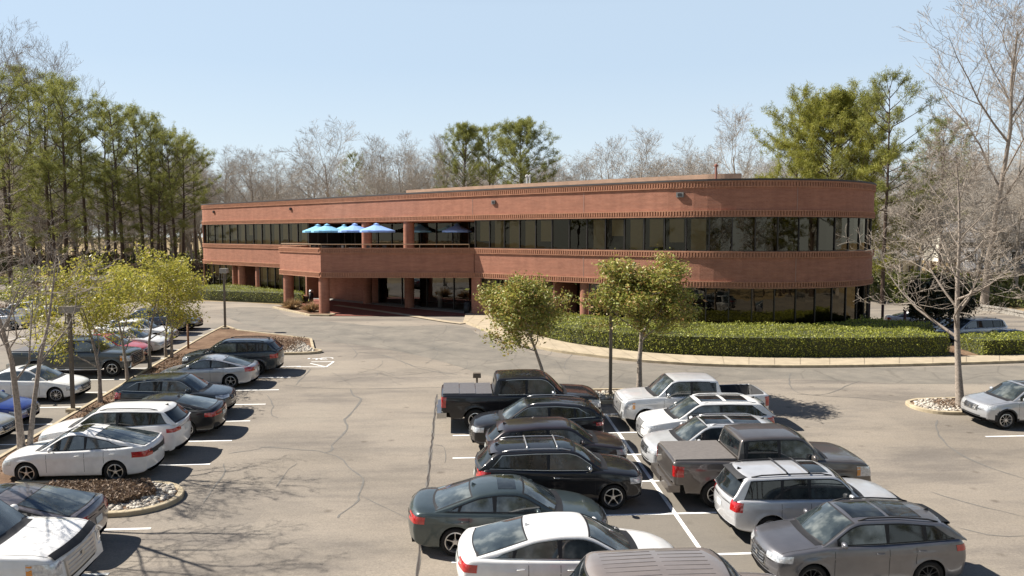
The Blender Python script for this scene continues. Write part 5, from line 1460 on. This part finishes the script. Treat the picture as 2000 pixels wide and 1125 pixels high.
# --- near bare trees
sg, _ = grow(301, 9.6, .13, 4, (8, 6, 4, 4), .36, 46, .2, .55, .16, stems=2, minr=.006, taper=.85)
t_ = proto_tree('bare_tree', sg, M_BARK, M_TWIGL, sides=(10, 6, 4, 3, 3))
pl = P(50, 922); place(t_, (pl.x, pl.y, pl.z+.08), 1, R(150), 'bare tree with twin pale trunks beside the white hatchback', 'tree')
sg, _ = grow(305, 10.5, .13, 4, (7, 5, 4, 4), .3, 50, .2, .55, .16, minr=.007, stems=2)
t_ = proto_tree('bare_tree', sg, M_BARK, M_TWIGL, sides=(10, 6, 4, 3, 3))
pl = P(-70, 1010); place(t_, (pl.x, pl.y, pl.z), 1.0, 1.2, 'bare tree just beyond the left edge reaching into the picture', 'tree')
sg, _ = grow(306, 12.5, .20, 4, (8, 5, 4, 3), .25, 54, .16, .65, .17, minr=.008, taper=.6)
t_ = proto_tree('bare_tree', sg, M_BARK, M_TWIGL, sides=(10, 6, 4, 3, 3))
place(t_, (-15.5, 15.2, gz(-15.5, 15.2)), 1.0, 2.2, 'bare tree off to the left whose branch shadows cross the lot', 'tree')
sg, _ = grow(322, 13.4, .145, 4, (15, 9, 7, 5), .26, 62, .22, .44, .14, minr=.0075, taper=.86)
t_ = proto_tree('bare_tree', sg, M_BARK, M_TWIGL, sides=(10, 6, 4, 3, 3))
pr = P(1876, 800); place(t_, (pr.x, pr.y, pr.z+.08), 1, R(200), 'bare tree with pale twigs in the small round island on the right', 'tree')

# --- small leafy trees
def leafy(seed, H, r0, lm, nleaf, size, kids=(8, 5, 4), first=.42, spread=58, stems=1, lenf=.5, rad=.22, bark=M_BARK, gap=.15):
    segs, tips = grow(seed, H, r0, 3, kids, first, spread, .2, lenf, .14, minr=.008, stems=stems); rng = np.random.default_rng(seed)
    lv = [s for s in segs if s[0] >= 2]; pts = []
    rs = random.Random(seed)
    for (_, p, r) in lv:
        if rs.random() < gap: continue
        for i in range(len(p)-1):
            for u in (.2, .6, 1): pts.append(tuple(p[i].lerp(p[i+1], u)))
    pts = np.array(pts); idx = rng.integers(0, len(pts), nleaf); c = pts[idx]+rng.normal(size=(nleaf, 3))*rad*.55
    V, Fq = quads(c, size, rng, .5, .35)
    return proto_tree('small_tree', segs, bark, bark, V, Fq, lm, split=1, sides=(8, 5, 3, 3))
Y1 = leafy(501, 5.0, .075, M_YLEAF, 7000, .10, (9, 5, 4), .34, 68, 1, .74, .34, gap=.25)
Y2 = leafy(502, 5.2, .075, M_YLEAF, 7000, .10, (9, 5, 4), .34, 68, 1, .74, .34, gap=.25)
Y3 = leafy(503, 5.2, .07, M_YLEAF, 7600, .10, (9, 5, 4), .34, 64, 2, .68, .34, gap=.25)
GY = 'yellow green trees in the long left island'
for (px, py, pr_, yt, lb, rz) in ((196, 790, Y1, 540, 'yellow green tree nearest, between the white sedan and the lamp post', 1.0), (250, 748, Y2, 545, 'second yellow green tree in the island, by the slate pickup', 2.0), (293, 722, Y1, 515, 'third yellow green tree in the island, with a pale straight trunk', 4.0), (330, 702, Y3, 505, 'farthest yellow green tree in the island, with forked trunks', .4)):
    p = P(px, py); h = (py-yt)/F*p.length*.97; s = h/(5.1)
    place(pr_, (p.x, p.y, p.z+.08), (s*1.05, s*1.05, s), rz, lb, 'tree', GY)
O1 = leafy(517, 5.4, .075, M_OLEAF, 14000, .105, (11, 6, 4), .46, 66, 1, .52, .30, gap=.18)
O2 = leafy(523, 6.0, .10, M_OLEAF, 21000, .105, (10, 6, 4), .44, 70, 1, .6, .30, gap=.2)
y0_ = (D1+D2)/2
for (px, pr_, hh, H0, lb, rz, wx) in ((1074, O1, 5.7, 5.3, 'small olive green tree with a thin trunk behind the black pickup', 3.6, 1.22), (1246, O2, 6.4, 5.9, 'wider olive green tree with a pale trunk behind the silver pickup', 2.1, 1.28)):
    x = carx(px, y0_); s = hh/H0; place(pr_, (x, y0_, gz(x, y0_)+.08), (s*wx, s*wx, s), rz, lb, 'tree', 'olive green trees in the head island')
MG = leafy(531, 4.6, .10, M_DLEAF, 9000, .18, (10, 6, 4), .25, 60, 2, .45, .3, gap=0)
for (px, D, s, lb) in ((1812, 59, 1.12, 'dark magnolia over the hedge, the left one of two'), (1868, 61, 1.15, 'dark magnolia over the hedge, the right one of two')):
    p = PD(px, D); place(MG, (p.x, p.y, p.z), s, px, lb, 'tree', 'dark magnolias in the lower lot')

# --- shrubs
def shrub_proto(seed, lm, n=900, size=.13, name='shrub'):
    rng = np.random.default_rng(seed); d = rng.normal(size=(n, 3)); d /= np.linalg.norm(d, axis=1)[:, None]; d[:, 2] = abs(d[:, 2]); lob = 1+.25*np.sin(d[:, :1]*5+seed)+.15*np.sin(d[:, 1:2]*7)
    c = d*lob*(.75+.3*rng.random((n, 1))); c[:, 2] *= .85; V, Fq = quads(c, size, rng, .55, .4)
    b = MB()
    for k in range(9): a = k*.7; b.tube([(0, 0, -.1), (math.cos(a)*.25, math.sin(a)*.25, .35), (math.cos(a)*.55, math.sin(a)*.55, .7)], [.03, .02, .01], 4)
    nb = len(b.v); v = b.v+[tuple(q) for q in V]; f = b.f+[tuple(int(i)+nb for i in q) for q in Fq]
    return mk(name, v, f, [M_BARKG, lm], None, False, [0]*len(b.f)+[1]*len(Fq))
SH = [shrub_proto(3, M_SHRUB), shrub_proto(4, M_SHRUB), shrub_proto(6, M_BROWNL), shrub_proto(8, M_HEDGE)]
rt = random.Random(9); k = 0; first_sh = set()
def put_shrub(i, p, s, label, group=None, cat='shrub'):
    o = SH[i]
    if i in first_sh: o = SH[i].copy(); C.objects.link(o)
    first_sh.add(i); o.location = p; o.scale = s; o.rotation_euler = (0, 0, rt.uniform(0, 6)); 
    return props(o, label, cat, group)
for k in range(85):
    px = rt.uniform(-60, 400); D = rt.uniform(84, 158); p = PD(px, D)
    if px > 330 and D < 105: continue
    s = rt.uniform(.8, 2.3)*(1+max(0, D-125)/40); put_shrub(rt.choice([0, 0, 1, 2, 2, 3]), (p.x, p.y, p.z-.1), (s*1.3, s*1.3, s), 'rounded shrub among the pines on the left', 'shrubs under the pines')
for k in range(44):
    px = rt.uniform(1710, 2060); D = rt.uniform(86, 125); p = PD(px, D); s = rt.uniform(1.2, 3.6)
    put_shrub(rt.choice([0, 1, 1, 3, 2]), (p.x, p.y, p.z-.1), (s, s, s*1.1), 'bushy evergreen on the bank behind the lower lot', 'bushes on the right bank')
# --- clipped hedges
def hedge(outline, top, label, seed, base=None, dens=150, group=None):
    rng = np.random.default_rng(seed); rs = random.Random(seed); root = empty('hedge', Vector((sum(p[0] for p in outline)/len(outline), sum(p[1] for p in outline)/len(outline), 0)), 0, label, 'hedge', group)
    MI = Matrix.Translation(-root.location); inn = inset(outline, .09); bm = bmesh.new()
    def H_(x, y): return top(x, y) if callable(top) else gz(x, y)+top
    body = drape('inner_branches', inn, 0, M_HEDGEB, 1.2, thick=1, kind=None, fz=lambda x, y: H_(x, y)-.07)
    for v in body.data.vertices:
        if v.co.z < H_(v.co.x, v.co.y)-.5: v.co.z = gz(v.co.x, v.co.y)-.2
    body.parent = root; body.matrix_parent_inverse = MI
    tri = tessellate_polygon([[Vector((p[0], p[1], 0)) for p in outline]]); cs = []
    for t in tri:
        a, b, c = [Vector(outline[i][:2]) for i in t]; ar = abs((b-a).cross(c-a))/2; n = int(ar*dens)
        u = rng.random((n, 2)); fl = u.sum(1) > 1; u[fl] = 1-u[fl]
        pts = np.array(a)[None]+u[:, :1]*(np.array(b-a))[None]+u[:, 1:]*(np.array(c-a))[None]
        for (x, y) in pts: cs.append((x, y, H_(x, y)+.06*math.sin(x*2.3)*math.sin(y*3.1)+.05*math.sin(x*.7+y*.9)+rs.gauss(0, .045)+(rs.random() < .03)*rs.random()*.14))
    for i in range(len(outline)):
        a, b = Vector(outline[i][:2]), Vector(outline[(i+1) % len(outline)][:2]); L = (b-a).length; h = H_(a.x, a.y)-gz(a.x, a.y); n = int(L*h*dens*1.25)
        nn = Vector((b.y-a.y, a.x-b.x)).normalized() if L > 1e-6 else Vector((0, 0))
        for _ in range(n):
            u, w_ = rs.random(), rs.random()**.85; x, y = a.x+(b.x-a.x)*u, a.y+(b.y-a.y)*u; o = rs.gauss(0, .04)+.05*math.sin(u*L*2.7+w_*4)-.06*w_**6
            cs.append((x+nn.x*o, y+nn.y*o, gz(x, y)+.12+(h-.12)*w_))
    V, Fq = quads(cs, .088, rng, .62, .35)
    o = mk('foliage', V, Fq, M_HEDGE, root); o.matrix_parent_inverse = MI
# left hedge: in front of the left ground floor
hb = [P(592, 594), P(540, 591.5), P(470, 588.5), P(410, 586), P(352, 584), P(350, 578), P(356, 568)]
hedge(densify([hb[0], hb[1], hb[2], hb[3], hb[4], hb[4]+Vector((.6, 6.5, 0)), c2w(-31.8, 89.0), c2w(-20.6, 77.6)], 1.5), 1.0, 'clipped green hedge in front of the left ground floor windows', 21, dens=70)
ho = [q.lerp(o_, -.06) for q, o_ in zip(si_, so_)]
fr = [p for p in ho if P(1000, 641).x+.4 < p.x < carx(1868, P(1868, 699).y)]
bk = []
for px in (1690, 1640, 1580, 1500, 1420, 1340, 1260, 1180, 1120, 1080, 1020):
    p, n = at_s(s_px(px)); bk.append(p+n*.7)
xe_ = fr[-1]
htop = lambda x, y: max(gz(x, y)+1.0, -.46+1.28)
hedge(densify(fr+[xe_+Vector((.15, 1.2)), xe_+Vector((.0, 3.4)), bk[0]+Vector((2.2, -3.4))]+bk[:]+[P(985, 634)], 1.4), lambda x, y: .80+.0*x, 'long clipped hedge with a flat bright top that wraps round the building end', 22, dens=165)
f2 = [p for p in ho if p.x > carx(1897, P(1897, 698).y)]
hedge(densify(f2+[f2[-1]+Vector((.3, 2.6)), f2[0]+Vector((.2, 2.6))], 1.2), lambda x, y: .55, 'short clipped hedge piece right of the bare tree trunk', 23, dens=165)
drape('mulch_bed', [q.lerp(o_, .0) for q, o_ in zip(si_, so_)]+[bk[0]+Vector((3, -2))]+bk+[P(985, 640)], .02, M_MULCH)
drape('lawn', [P(600, 594), P(470, 588), P(352, 584.5), P(330, 560), P(372, 548), c2w(-38.5, 97), c2w(-34.5, 92.8), c2w(-20, 79)], .04, M_GRASS)
# ornamental grass clumps
def clump(px, py, s, label):
    rng = np.random.default_rng(int(px)); n = 420; a = rng.random(n)*6.28; ln_ = (.5+.5*rng.random(n))*s; e = rng.random(n)**.7*1.15
    b0 = np.stack([np.cos(a)*.12*s*rng.random(n), np.sin(a)*.12*s*rng.random(n), np.zeros(n)], 1); dr = np.stack([np.cos(a)*np.sin(e), np.sin(a)*np.sin(e), np.cos(e)], 1)
    sd_ = np.stack([-np.sin(a), np.cos(a), np.zeros(n)], 1)*.018; m_ = b0+dr*ln_[:, None]*.6; t = b0+dr*ln_[:, None]; t[:, 2] -= .18*ln_*np.sin(e)
    V = np.stack([b0-sd_, b0+sd_, m_+sd_*.8, t, m_-sd_*.8], 1).reshape(-1, 3); p = P(px, py)
    o = mk('grass_clump', V, np.arange(5*n).reshape(-1, 5), M_STRAW); o.location = (p.x, p.y, p.z+.1); props(o, label, 'ornamental grass', 'straw coloured grass clumps by the canopy')
clump(571, 606, 1.25, 'straw coloured grass clump beside the left canopy column'); clump(608, 611, 1.15, 'straw coloured grass clump beside the corner canopy column')

# --- rocks and dry groundcover in the island tips
def scatter(poly, n, rs): 
    xs = [p[0] for p in poly]; ys = [p[1] for p in poly]; out = []
    while len(out) < n:
        x, y = rs.uniform(min(xs), max(xs)), rs.uniform(min(ys), max(ys)); c = False
        for i in range(len(poly)):
            a, b = poly[i], poly[(i+1) % len(poly)]
            if (a[1] > y) != (b[1] > y) and x < (b[0]-a[0])*(y-a[1])/(b[1]-a[1])+a[0]: c = not c
        if c: out.append((x, y))
    return out
bm_ = bmesh.new(); bmesh.ops.create_icosphere(bm_, subdivisions=1, radius=1); ICV = [v.co.copy() for v in bm_.verts]; ICF = [tuple(v.index for v in f.verts) for f in bm_.faces]; bm_.free()
def rocks(poly, n, smin, smax, seed, zoff=.1):
    rs = random.Random(seed); b = MB()
    for (x, y) in scatter(poly, n, rs):
        s = rs.uniform(smin, smax); sx1, sy1, sz1 = s*rs.uniform(.8, 1.3), s*rs.uniform(.7, 1), s*rs.uniform(.5, .8); a = rs.uniform(0, 6); z = gz(x, y)+zoff+rs.uniform(0, sz1*.6)
        b.add([(x+(v.x*math.cos(a)-v.y*math.sin(a))*sx1, y+(v.x*math.sin(a)+v.y*math.cos(a))*sy1, z+v.z*sz1) for v in ICV], ICF)
    o = b.build('river_rocks', m_rock, None, True); o['kind'] = 'stuff'
m_rock, nt_, b_ = newmat('pale_stones')
g_ = nt_.nodes.new('ShaderNodeNewGeometry'); nt_.links.new(ramp(nt_, g_.outputs['Random Per Island'], [(0, (.22, .19, .16)), (.5, (.45, .40, .33)), (1, (.62, .58, .5))]), b_.inputs['Base Color']); b_.inputs['Roughness'].default_value = .9
def ring_poly(o, i): return o+i[::-1]
tipA = [(tip1.x-4.2, y1a+.2), (tip1.x-1.2, y1a+.2), (tip1.x-.45, y1a+.55), (tip1.x-.22, (y1a+y1b)/2), (tip1.x-.45, y1b-.55), (tip1.x-1.2, y1b-.2), (tip1.x-4.2, y1b-.2)]
tipAi = [(tip1.x-4.2, y1a+.62), (tip1.x-1.5, y1a+.62), (tip1.x-.75, (y1a+y1b)/2), (tip1.x-1.3, y1b-.35), (tip1.x-4.2, y1b-.42)]
rocks(tipA, 1500, .04, .10, 1)
def groundcover(poly, n, h, seed, m=M_BROWNL, name='dry_groundcover'):
    rs = random.Random(seed); rng = np.random.default_rng(seed); pts = [(x, y, gz(x, y)+.1+rs.random()*h) for x, y in scatter(poly, n, rs)]
    V, Fq = quads(pts, .09, rng, .5, .2); o = mk(name, V, Fq, m); o['kind'] = 'stuff'
groundcover(tipAi, 13000, .24, 2)
rocks([(ti.x+.25, (yr1+yr2)/2), (ti.x+.6, yr1+.35), (ti.x+1.3, yr1+.25), (ti.x+3, yr1+.25), (ti.x+3, yr2-.25), (ti.x+1.3, yr2-.25), (ti.x+.6, yr2-.5)], 700, .05, .10, 5)
groundcover([(ti.x+.9, yr1+.7), (ti.x+3.4, yr1+.6), (ti.x+3.4, yr2-.6), (ti.x+1.3, yr2-.6)], 1500, .15, 6)
rocks([(tip2.x-2.2, y2a+.15), (tip2.x-.5, y2a+.35), (tip2.x-.55, y2a+.95), (tip2.x-2.2, y2b+.1)], 500, .04, .09, 7)
groundcover([(tip2.x-5, y2a+.4), (tip2.x-1.6, y2a+.5), (tip2.x-1.6, y2b+.1), (tip2.x-5, y2b+.3)], 3500, .25, 8)
rocks([(head[0][0]+.3, head[0][1]), (head[3][0]-.3, head[3][1]), (head[4][0]-.3, head[4][1]), (head[7][0]+.3, head[7][1])], 900, .05, .10, 9)
groundcover([(XLf(y)+.35, y) for y in (y1b+1, 33, 41, 46)]+[(XLf(y)+1.8, y) for y in (46, 41, 33, y1b+1)], 5000, .06, 12, name='leaf_mulch')

# ================================================================== STREET FURNITURE AND TERRACE
def lamp(px, py, ytop, label, s=1.0, box=(.62, .62, .26)):
    p = P(px, py); root = empty('lamp_post', (p.x, p.y, p.z+.1), 0, label, 'lamp post', 'bronze lamp posts round the lot'); h = (py-ytop)/F*(p-Vector((0, 0, CH))).length*.985
    b = MB(); b.box((0, 0, h*.5-.2), (.13, .13, h-.35)); b.build('pole', M_POLE, root)
    b = MB(); b.box((0, 0, .02), (.42, .42, .14)); b.build('base_plate', M_KERB, root)
    b = MB(); b.tube([(-.17, 0, h-.72), (-.17, 0, h-.22)], .02, 6); b.tube([(.17, 0, h-.72), (.17, 0, h-.22)], .02, 6); b.box((0, 0, h-.72), (.42, .10, .06)); b.build('yoke', M_POLE, root)
    hb_ = MB(); hb_.box((0, 0, h-.13), box, 0, 0, .96); hd = hb_.build('lamp_head', mat('weathered_lamp_housing', (.33, .29, .24), .6, .2), root)
    b = MB(); b.box((0, 0, h-.13-box[2]/2-.012), (box[0]*.8, box[1]*.8, .02)); b.build('lens', M_CLEAR, hd)
lamp(143, 806, 626, 'bronze lamp post with a square head in front of the slate pickup')
lamp(440, 645, 533, 'bronze lamp post with a square head near the canopy', box=(.5, .5, .3))
lamp(1192, 778, 560, 'bronze lamp post whose head is hidden in the olive green tree')
def post(px, py, h, label, m=None, r=.06, name='post', cat='post', group=None, cap=True):
    p = P(px, py); b = MB(); b.tube([(0, 0, -.1), (0, 0, h*.5), (0, 0, h)], [r*1.05, r, r], 10); b.tube([(0, 0, h), (0, 0, h+.04)], [r*1.15, r*.7], 10)
    o = b.build(name, m or M_POLE, None, True); o.location = (p.x, p.y, p.z); return props(o, label, cat, group)
GP = 'dark posts beyond the hedge'
for px, D, h, lb in ((1700, 60.5, 2.9, 'dark post beside the rounded building corner, the tallest of three'), (1727, 60, 2.7, 'dark post in the middle of the three beyond the hedge'), (1771, 58, 2.5, 'dark post by the white sedan, rightmost of the three')):
    p = PD(px, D); o = post(1700, 600, h, lb, mat('dark_red_post', (.10, .04, .035), .6), .10, group=GP); o.location = p
o = post(368, 684, 1.5, 'short rusty brown post in the left island mulch', mat('rusty_post', (.22, .11, .05), .8), .06)
# small fixture behind the bed of the black pickup
p = Vector((carx(932, D1+.9), D1+.9, 0)); p.z = gz(p.x, p.y)
rb = empty('path_light', p, 0, 'small square topped brown path light behind the black pickup bed', 'path light')
b = MB(); b.tube([(0, 0, -.1), (0, 0, 1.05)], .045, 8); b.build('stem', M_POLE, rb); b = MB(); b.box((0, 0, 1.15), (.36, .28, .2), 0, 0, .94); b.build('lamp_head', M_POLE, rb)
# bins by the doors
def bin_(px, py, h, r, label, lidm, bodym):
    p = P(px, py); root = empty('litter_bin', (p.x, p.y, p.z+.06), 0, label, 'litter bin'); b = MB(); b.tube([(0, 0, 0), (0, 0, h*.8)], [r*.92, r], 16); b.build('body', bodym, root, True)
    b = MB(); b.tube([(0, 0, h*.8), (0, 0, h*.86), (0, 0, h*.97), (0, 0, h)], [r*1.08, r*1.08, r*.7, r*.2], 16); b.build('lid', lidm, root, True)
bin_(912, 614, 1.0, .26, 'black litter bin with a pale base by the entrance doors', M_BLACK, M_BLACK)
bin_(608, 590, 1.15, .22, 'black smoking urn with a steel cap under the canopy', M_RIM, M_BLACK)
bin_(596, 590, .55, .32, 'low grey planter pot left of the black urn', M_MULCH, mat('grey_planter', (.12, .115, .11), .8))
p = P(822, 598); root = empty('floor_vase', (p.x, p.y, p.z+.06), 0, 'tall white vase standing inside the lobby glass', 'vase'); 
q_, n_ = at_s(s_px(822)); root.location = (q_.x-n_.x*2.2, q_.y-n_.y*2.2, .1)
b = MB(); b.tube([(0, 0, 0), (0, 0, .1), (0, 0, 1.2), (0, 0, 1.9)], [.16, .2, .26, .34], 16); b.build('vase_body', mat('white_glaze', (.75, .75, .78), .3), root, True)
# umbrellas on the terrace
UB1 = mat('sky_blue_canvas', (.22, .50, .72), .8, var=.05); UB2 = mat('periwinkle_canvas', (.25, .42, .80), .8, var=.05)
def umbrella(px, D, m, label, r=1.45):
    q = c2w((px-1000)/F*D, D); z0 = Z2-.75; root = empty('patio_umbrella', (q.x, q.y, z0), 0, label, 'umbrella', 'blue umbrellas on the terrace'); zt = 2.75; ze = 2.18
    b = MB(); N = 8; v = [(0, 0, zt)]; f = []
    for k in range(N*2):
        a = math.pi*k/N; rr = r if k % 2 == 0 else r*.955
        for t in (.33, .66, 1): v.append((rr*t*math.cos(a), rr*t*math.sin(a), zt-(zt-ze)*t**.92-(.0 if k % 2 == 0 else -.02*t)))
    for k in range(N*2):
        a0, a1 = 1+3*k, 1+3*((k+1) % (2*N)); f.append((0, a0, a1)); f += [(a0, a0+1, a1+1, a1), (a0+1, a0+2, a1+2, a1+1)]
    n0 = len(v)
    for k in range(N*2):
        x, y, z = v[3+3*k]; v.append((x*1.005, y*1.005, z-.16))
    for k in range(N*2): f.append((3+3*k, n0+k, n0+(k+1) % (2*N), 3+3*((k+1) % (2*N))))
    mk('canopy', v, f, m, root)
    v = [(0, 0, zt+.10)]+[(.28*math.cos(math.pi*k/4), .28*math.sin(math.pi*k/4), zt-.04) for k in range(8)]; mk('vent_cap', v, [(0, 1+k, 1+(k+1) % 8) for k in range(8)], m, root)
    b = MB(); b.tube([(0, 0, 0), (0, 0, zt+.16)], .025, 8); b.build('pole', M_MULL, root); b = MB(); b.tube([(0, 0, 0), (0, 0, .1)], .27, 14); b.build('base', M_BLACK, root)
    b = MB()
    for k in range(8): a = math.pi*k/4; b.tube([(0, 0, zt-.06), (r*.93*math.cos(a), r*.93*math.sin(a), ze+.0)], .012, 4)
    b.build('ribs', M_MULL, root)
    return (q.x, q.y, z0)
umb = [umbrella(622, 75.5, UB1, 'bright blue umbrella leftmost on the terrace'), umbrella(640, 72.2, UB1, 'bright blue umbrella overlapping the leftmost one'), umbrella(674, 76.5, UB1, 'bright blue umbrella between the overlapping pair and the brick column'),
       umbrella(694, 69, UB2, 'paler violet blue umbrella in front of the first brick column'), umbrella(736, 68.5, UB2, 'paler violet blue umbrella between the two brick columns', 1.6)]
umbrella(822, 74.5, UB1, 'teal umbrella added in place of a glass reflection right of the second brick column', 1.35); umbrella(893, 69.6, UB2, 'violet blue umbrella added in place of a glass reflection at the right end of the terrace', 1.3)  # both added, standing in for umbrella reflections in the terrace glass
def table_set(x, y, z, i):
    g = 'black metal tables under the umbrellas'; t = empty('patio_table', (x+.0, y, z), 0, 'round black metal table under the %s umbrella' % ['leftmost bright blue', 'overlapping bright blue', 'third bright blue', 'first violet blue', 'second violet blue'][i], 'table', g)
    b = MB(); b.tube([(0, 0, .70), (0, 0, .735)], .55, 20); b.build('table_top', M_BLACK, t)
    for k in range(4): a = .78+k*1.57; b = MB(); b.tube([(.4*math.cos(a), .4*math.sin(a), 0), (.3*math.cos(a), .3*math.sin(a), .7)], .018, 5); b.build('leg', M_BLACK, t)
    for k in range(2):
        a = 2.2+k*3.14+i*.5; c = empty('patio_chair', (x+.95*math.cos(a), y+.95*math.sin(a), z), a+math.pi/2, 'black metal chair at the terrace tables', 'chair', 'black metal terrace chairs')
        b = MB(); b.box((0, 0, .44), (.45, .45, .04)); b.build('seat', M_BLACK, c); b = MB(); b.box((0, -.22, .7), (.45, .03, .42)); b.build('backrest', M_BLACK, c)
        for sx1 in (-.19, .19):
            for sy1 in (-.19, .19): b = MB(); b.tube([(sx1*1.1, sy1*1.1, 0), (sx1, sy1, .44)], .014, 5); b.build('leg', M_BLACK, c)
for i, (x, y, z) in enumerate(umb): table_set(x, y, z, i)
# signs on the terrace columns
for px in (701, 783):
    pass
# houses beyond the right bank
def house(px, D, w_, d_, h, rz, label, wallc, z=None):
    p = PD(px, D); z = p.z if z is None else z; root = empty('house', (p.x, p.y, z), rz, label, 'house', 'houses beyond the right bank'); b = MB(); b.box((0, 0, h/2), (w_, d_, h)); b.build('wall', wallc, root)
    b = MB(); hw, hd = w_/2+.5, d_/2+.5; rh = d_*.22; b.add([(-hw, -hd, h), (hw, -hd, h), (hw, hd, h), (-hw, hd, h), (-hw, 0, h+rh), (hw, 0, h+rh)], [(0, 1, 5, 4), (2, 3, 4, 5), (1, 2, 5), (3, 0, 4), (0, 3, 2, 1)])
    rf = b.build('roof', mat('grey_shingle', (.22, .21, .21), .9, var=.2), root)
    for k in range(int(w_/3)):
        x = -w_/2+1.6+k*3; b = MB(); b.box((x, -d_/2-.02, h*.55), (1.1, .06, 1.3)); wn = b.build('window', M_CT, root); b = MB(); 
        for (cx_, cz_, a, c_) in ((x, h*.55+.68, 1.26, .07), (x, h*.55-.68, 1.26, .07), (x-.59, h*.55, .07, 1.3), (x+.59, h*.55, .07, 1.3), (x, h*.55, .05, 1.3)): b.box((cx_, -d_/2-.06, cz_), (a, .05, c_))
        b.build('frame', mat('white_trim', (.7, .7, .68), .6), wn)
    b = MB(); b.box((w_*.2, 0, h+rh), (.8, .8, 1.6)); b.build('chimney', M_TANBR, rf)
house(1925, 128, 16, 9, 4.6, R(-15), 'white walled house with a grey roof behind the bare trees on the right', mat('cream_siding', (.68, .65, .56), .8), 2.2)
house(1990, 112, 12, 9, 4.2, R(-60), 'grey sided house beyond the right edge of the bank', mat('grey_siding', (.32, .32, .34), .8), 1.2)
house(1722, 140, 10, 8, 3.6, R(10), 'small pale house glimpsed between the tall pine and the building', mat('cream_siding', (.68, .65, .56), .8), -1.5)
# bank, retaining wall and road edge at the right
drape('verge', [P(1702, 549), P(1760, 556), P(1830, 575), P(1960, 606), P(2080, 630), PD(2150, 95), PD(1700, 105)], .05, M_LITTER)
drape('kerb', [P(1702, 554), P(1760, 562), P(1830, 580), P(1900, 598), P(1960, 610), P(1960, 606), P(1900, 594), P(1830, 576), P(1760, 557), P(1702, 549)], .12, M_KERB, thick=.2)
drape('concrete_pad', chaikin([P(1703, 548), P(1712, 543), P(1740, 542), P(1752, 547), P(1748, 554), P(1720, 555)], 1), .09, M_CONC, thick=.1)
def rwall():
    b = MB(); pts = [P(1903, 604), P(1940, 609), P(1975, 615), P(2040, 628)]; rs = random.Random(4)
    for a, c in zip(pts, pts[1:]):
        n = int((c-a).length/.45); ang = math.atan2(c.y-a.y, c.x-a.x)
        for i in range(n):
            q = a.lerp(c, (i+.5)/n)
            for k in range(3): b.box((q.x+rs.uniform(-.03, .03)+(k % 2)*.1, q.y+rs.uniform(-.03, .03), q.z+.1+k*.2), ((c-a).length/n*.96, .35, .19), ang)
    o = b.build('retaining_wall', mat('split_face_block', (.27, .25, .22), .9, var=.3)); props(o, 'low grey block retaining wall along the lower lot', 'retaining wall')
rwall()
# protos that stand in the picture have been placed; nothing else may stay at the origin
for o in BARE+BIGB+PINE:
    if o.name not in used: 
        for c_ in list(o.children): bpy.data.objects.remove(c_)
        bpy.data.objects.remove(o)
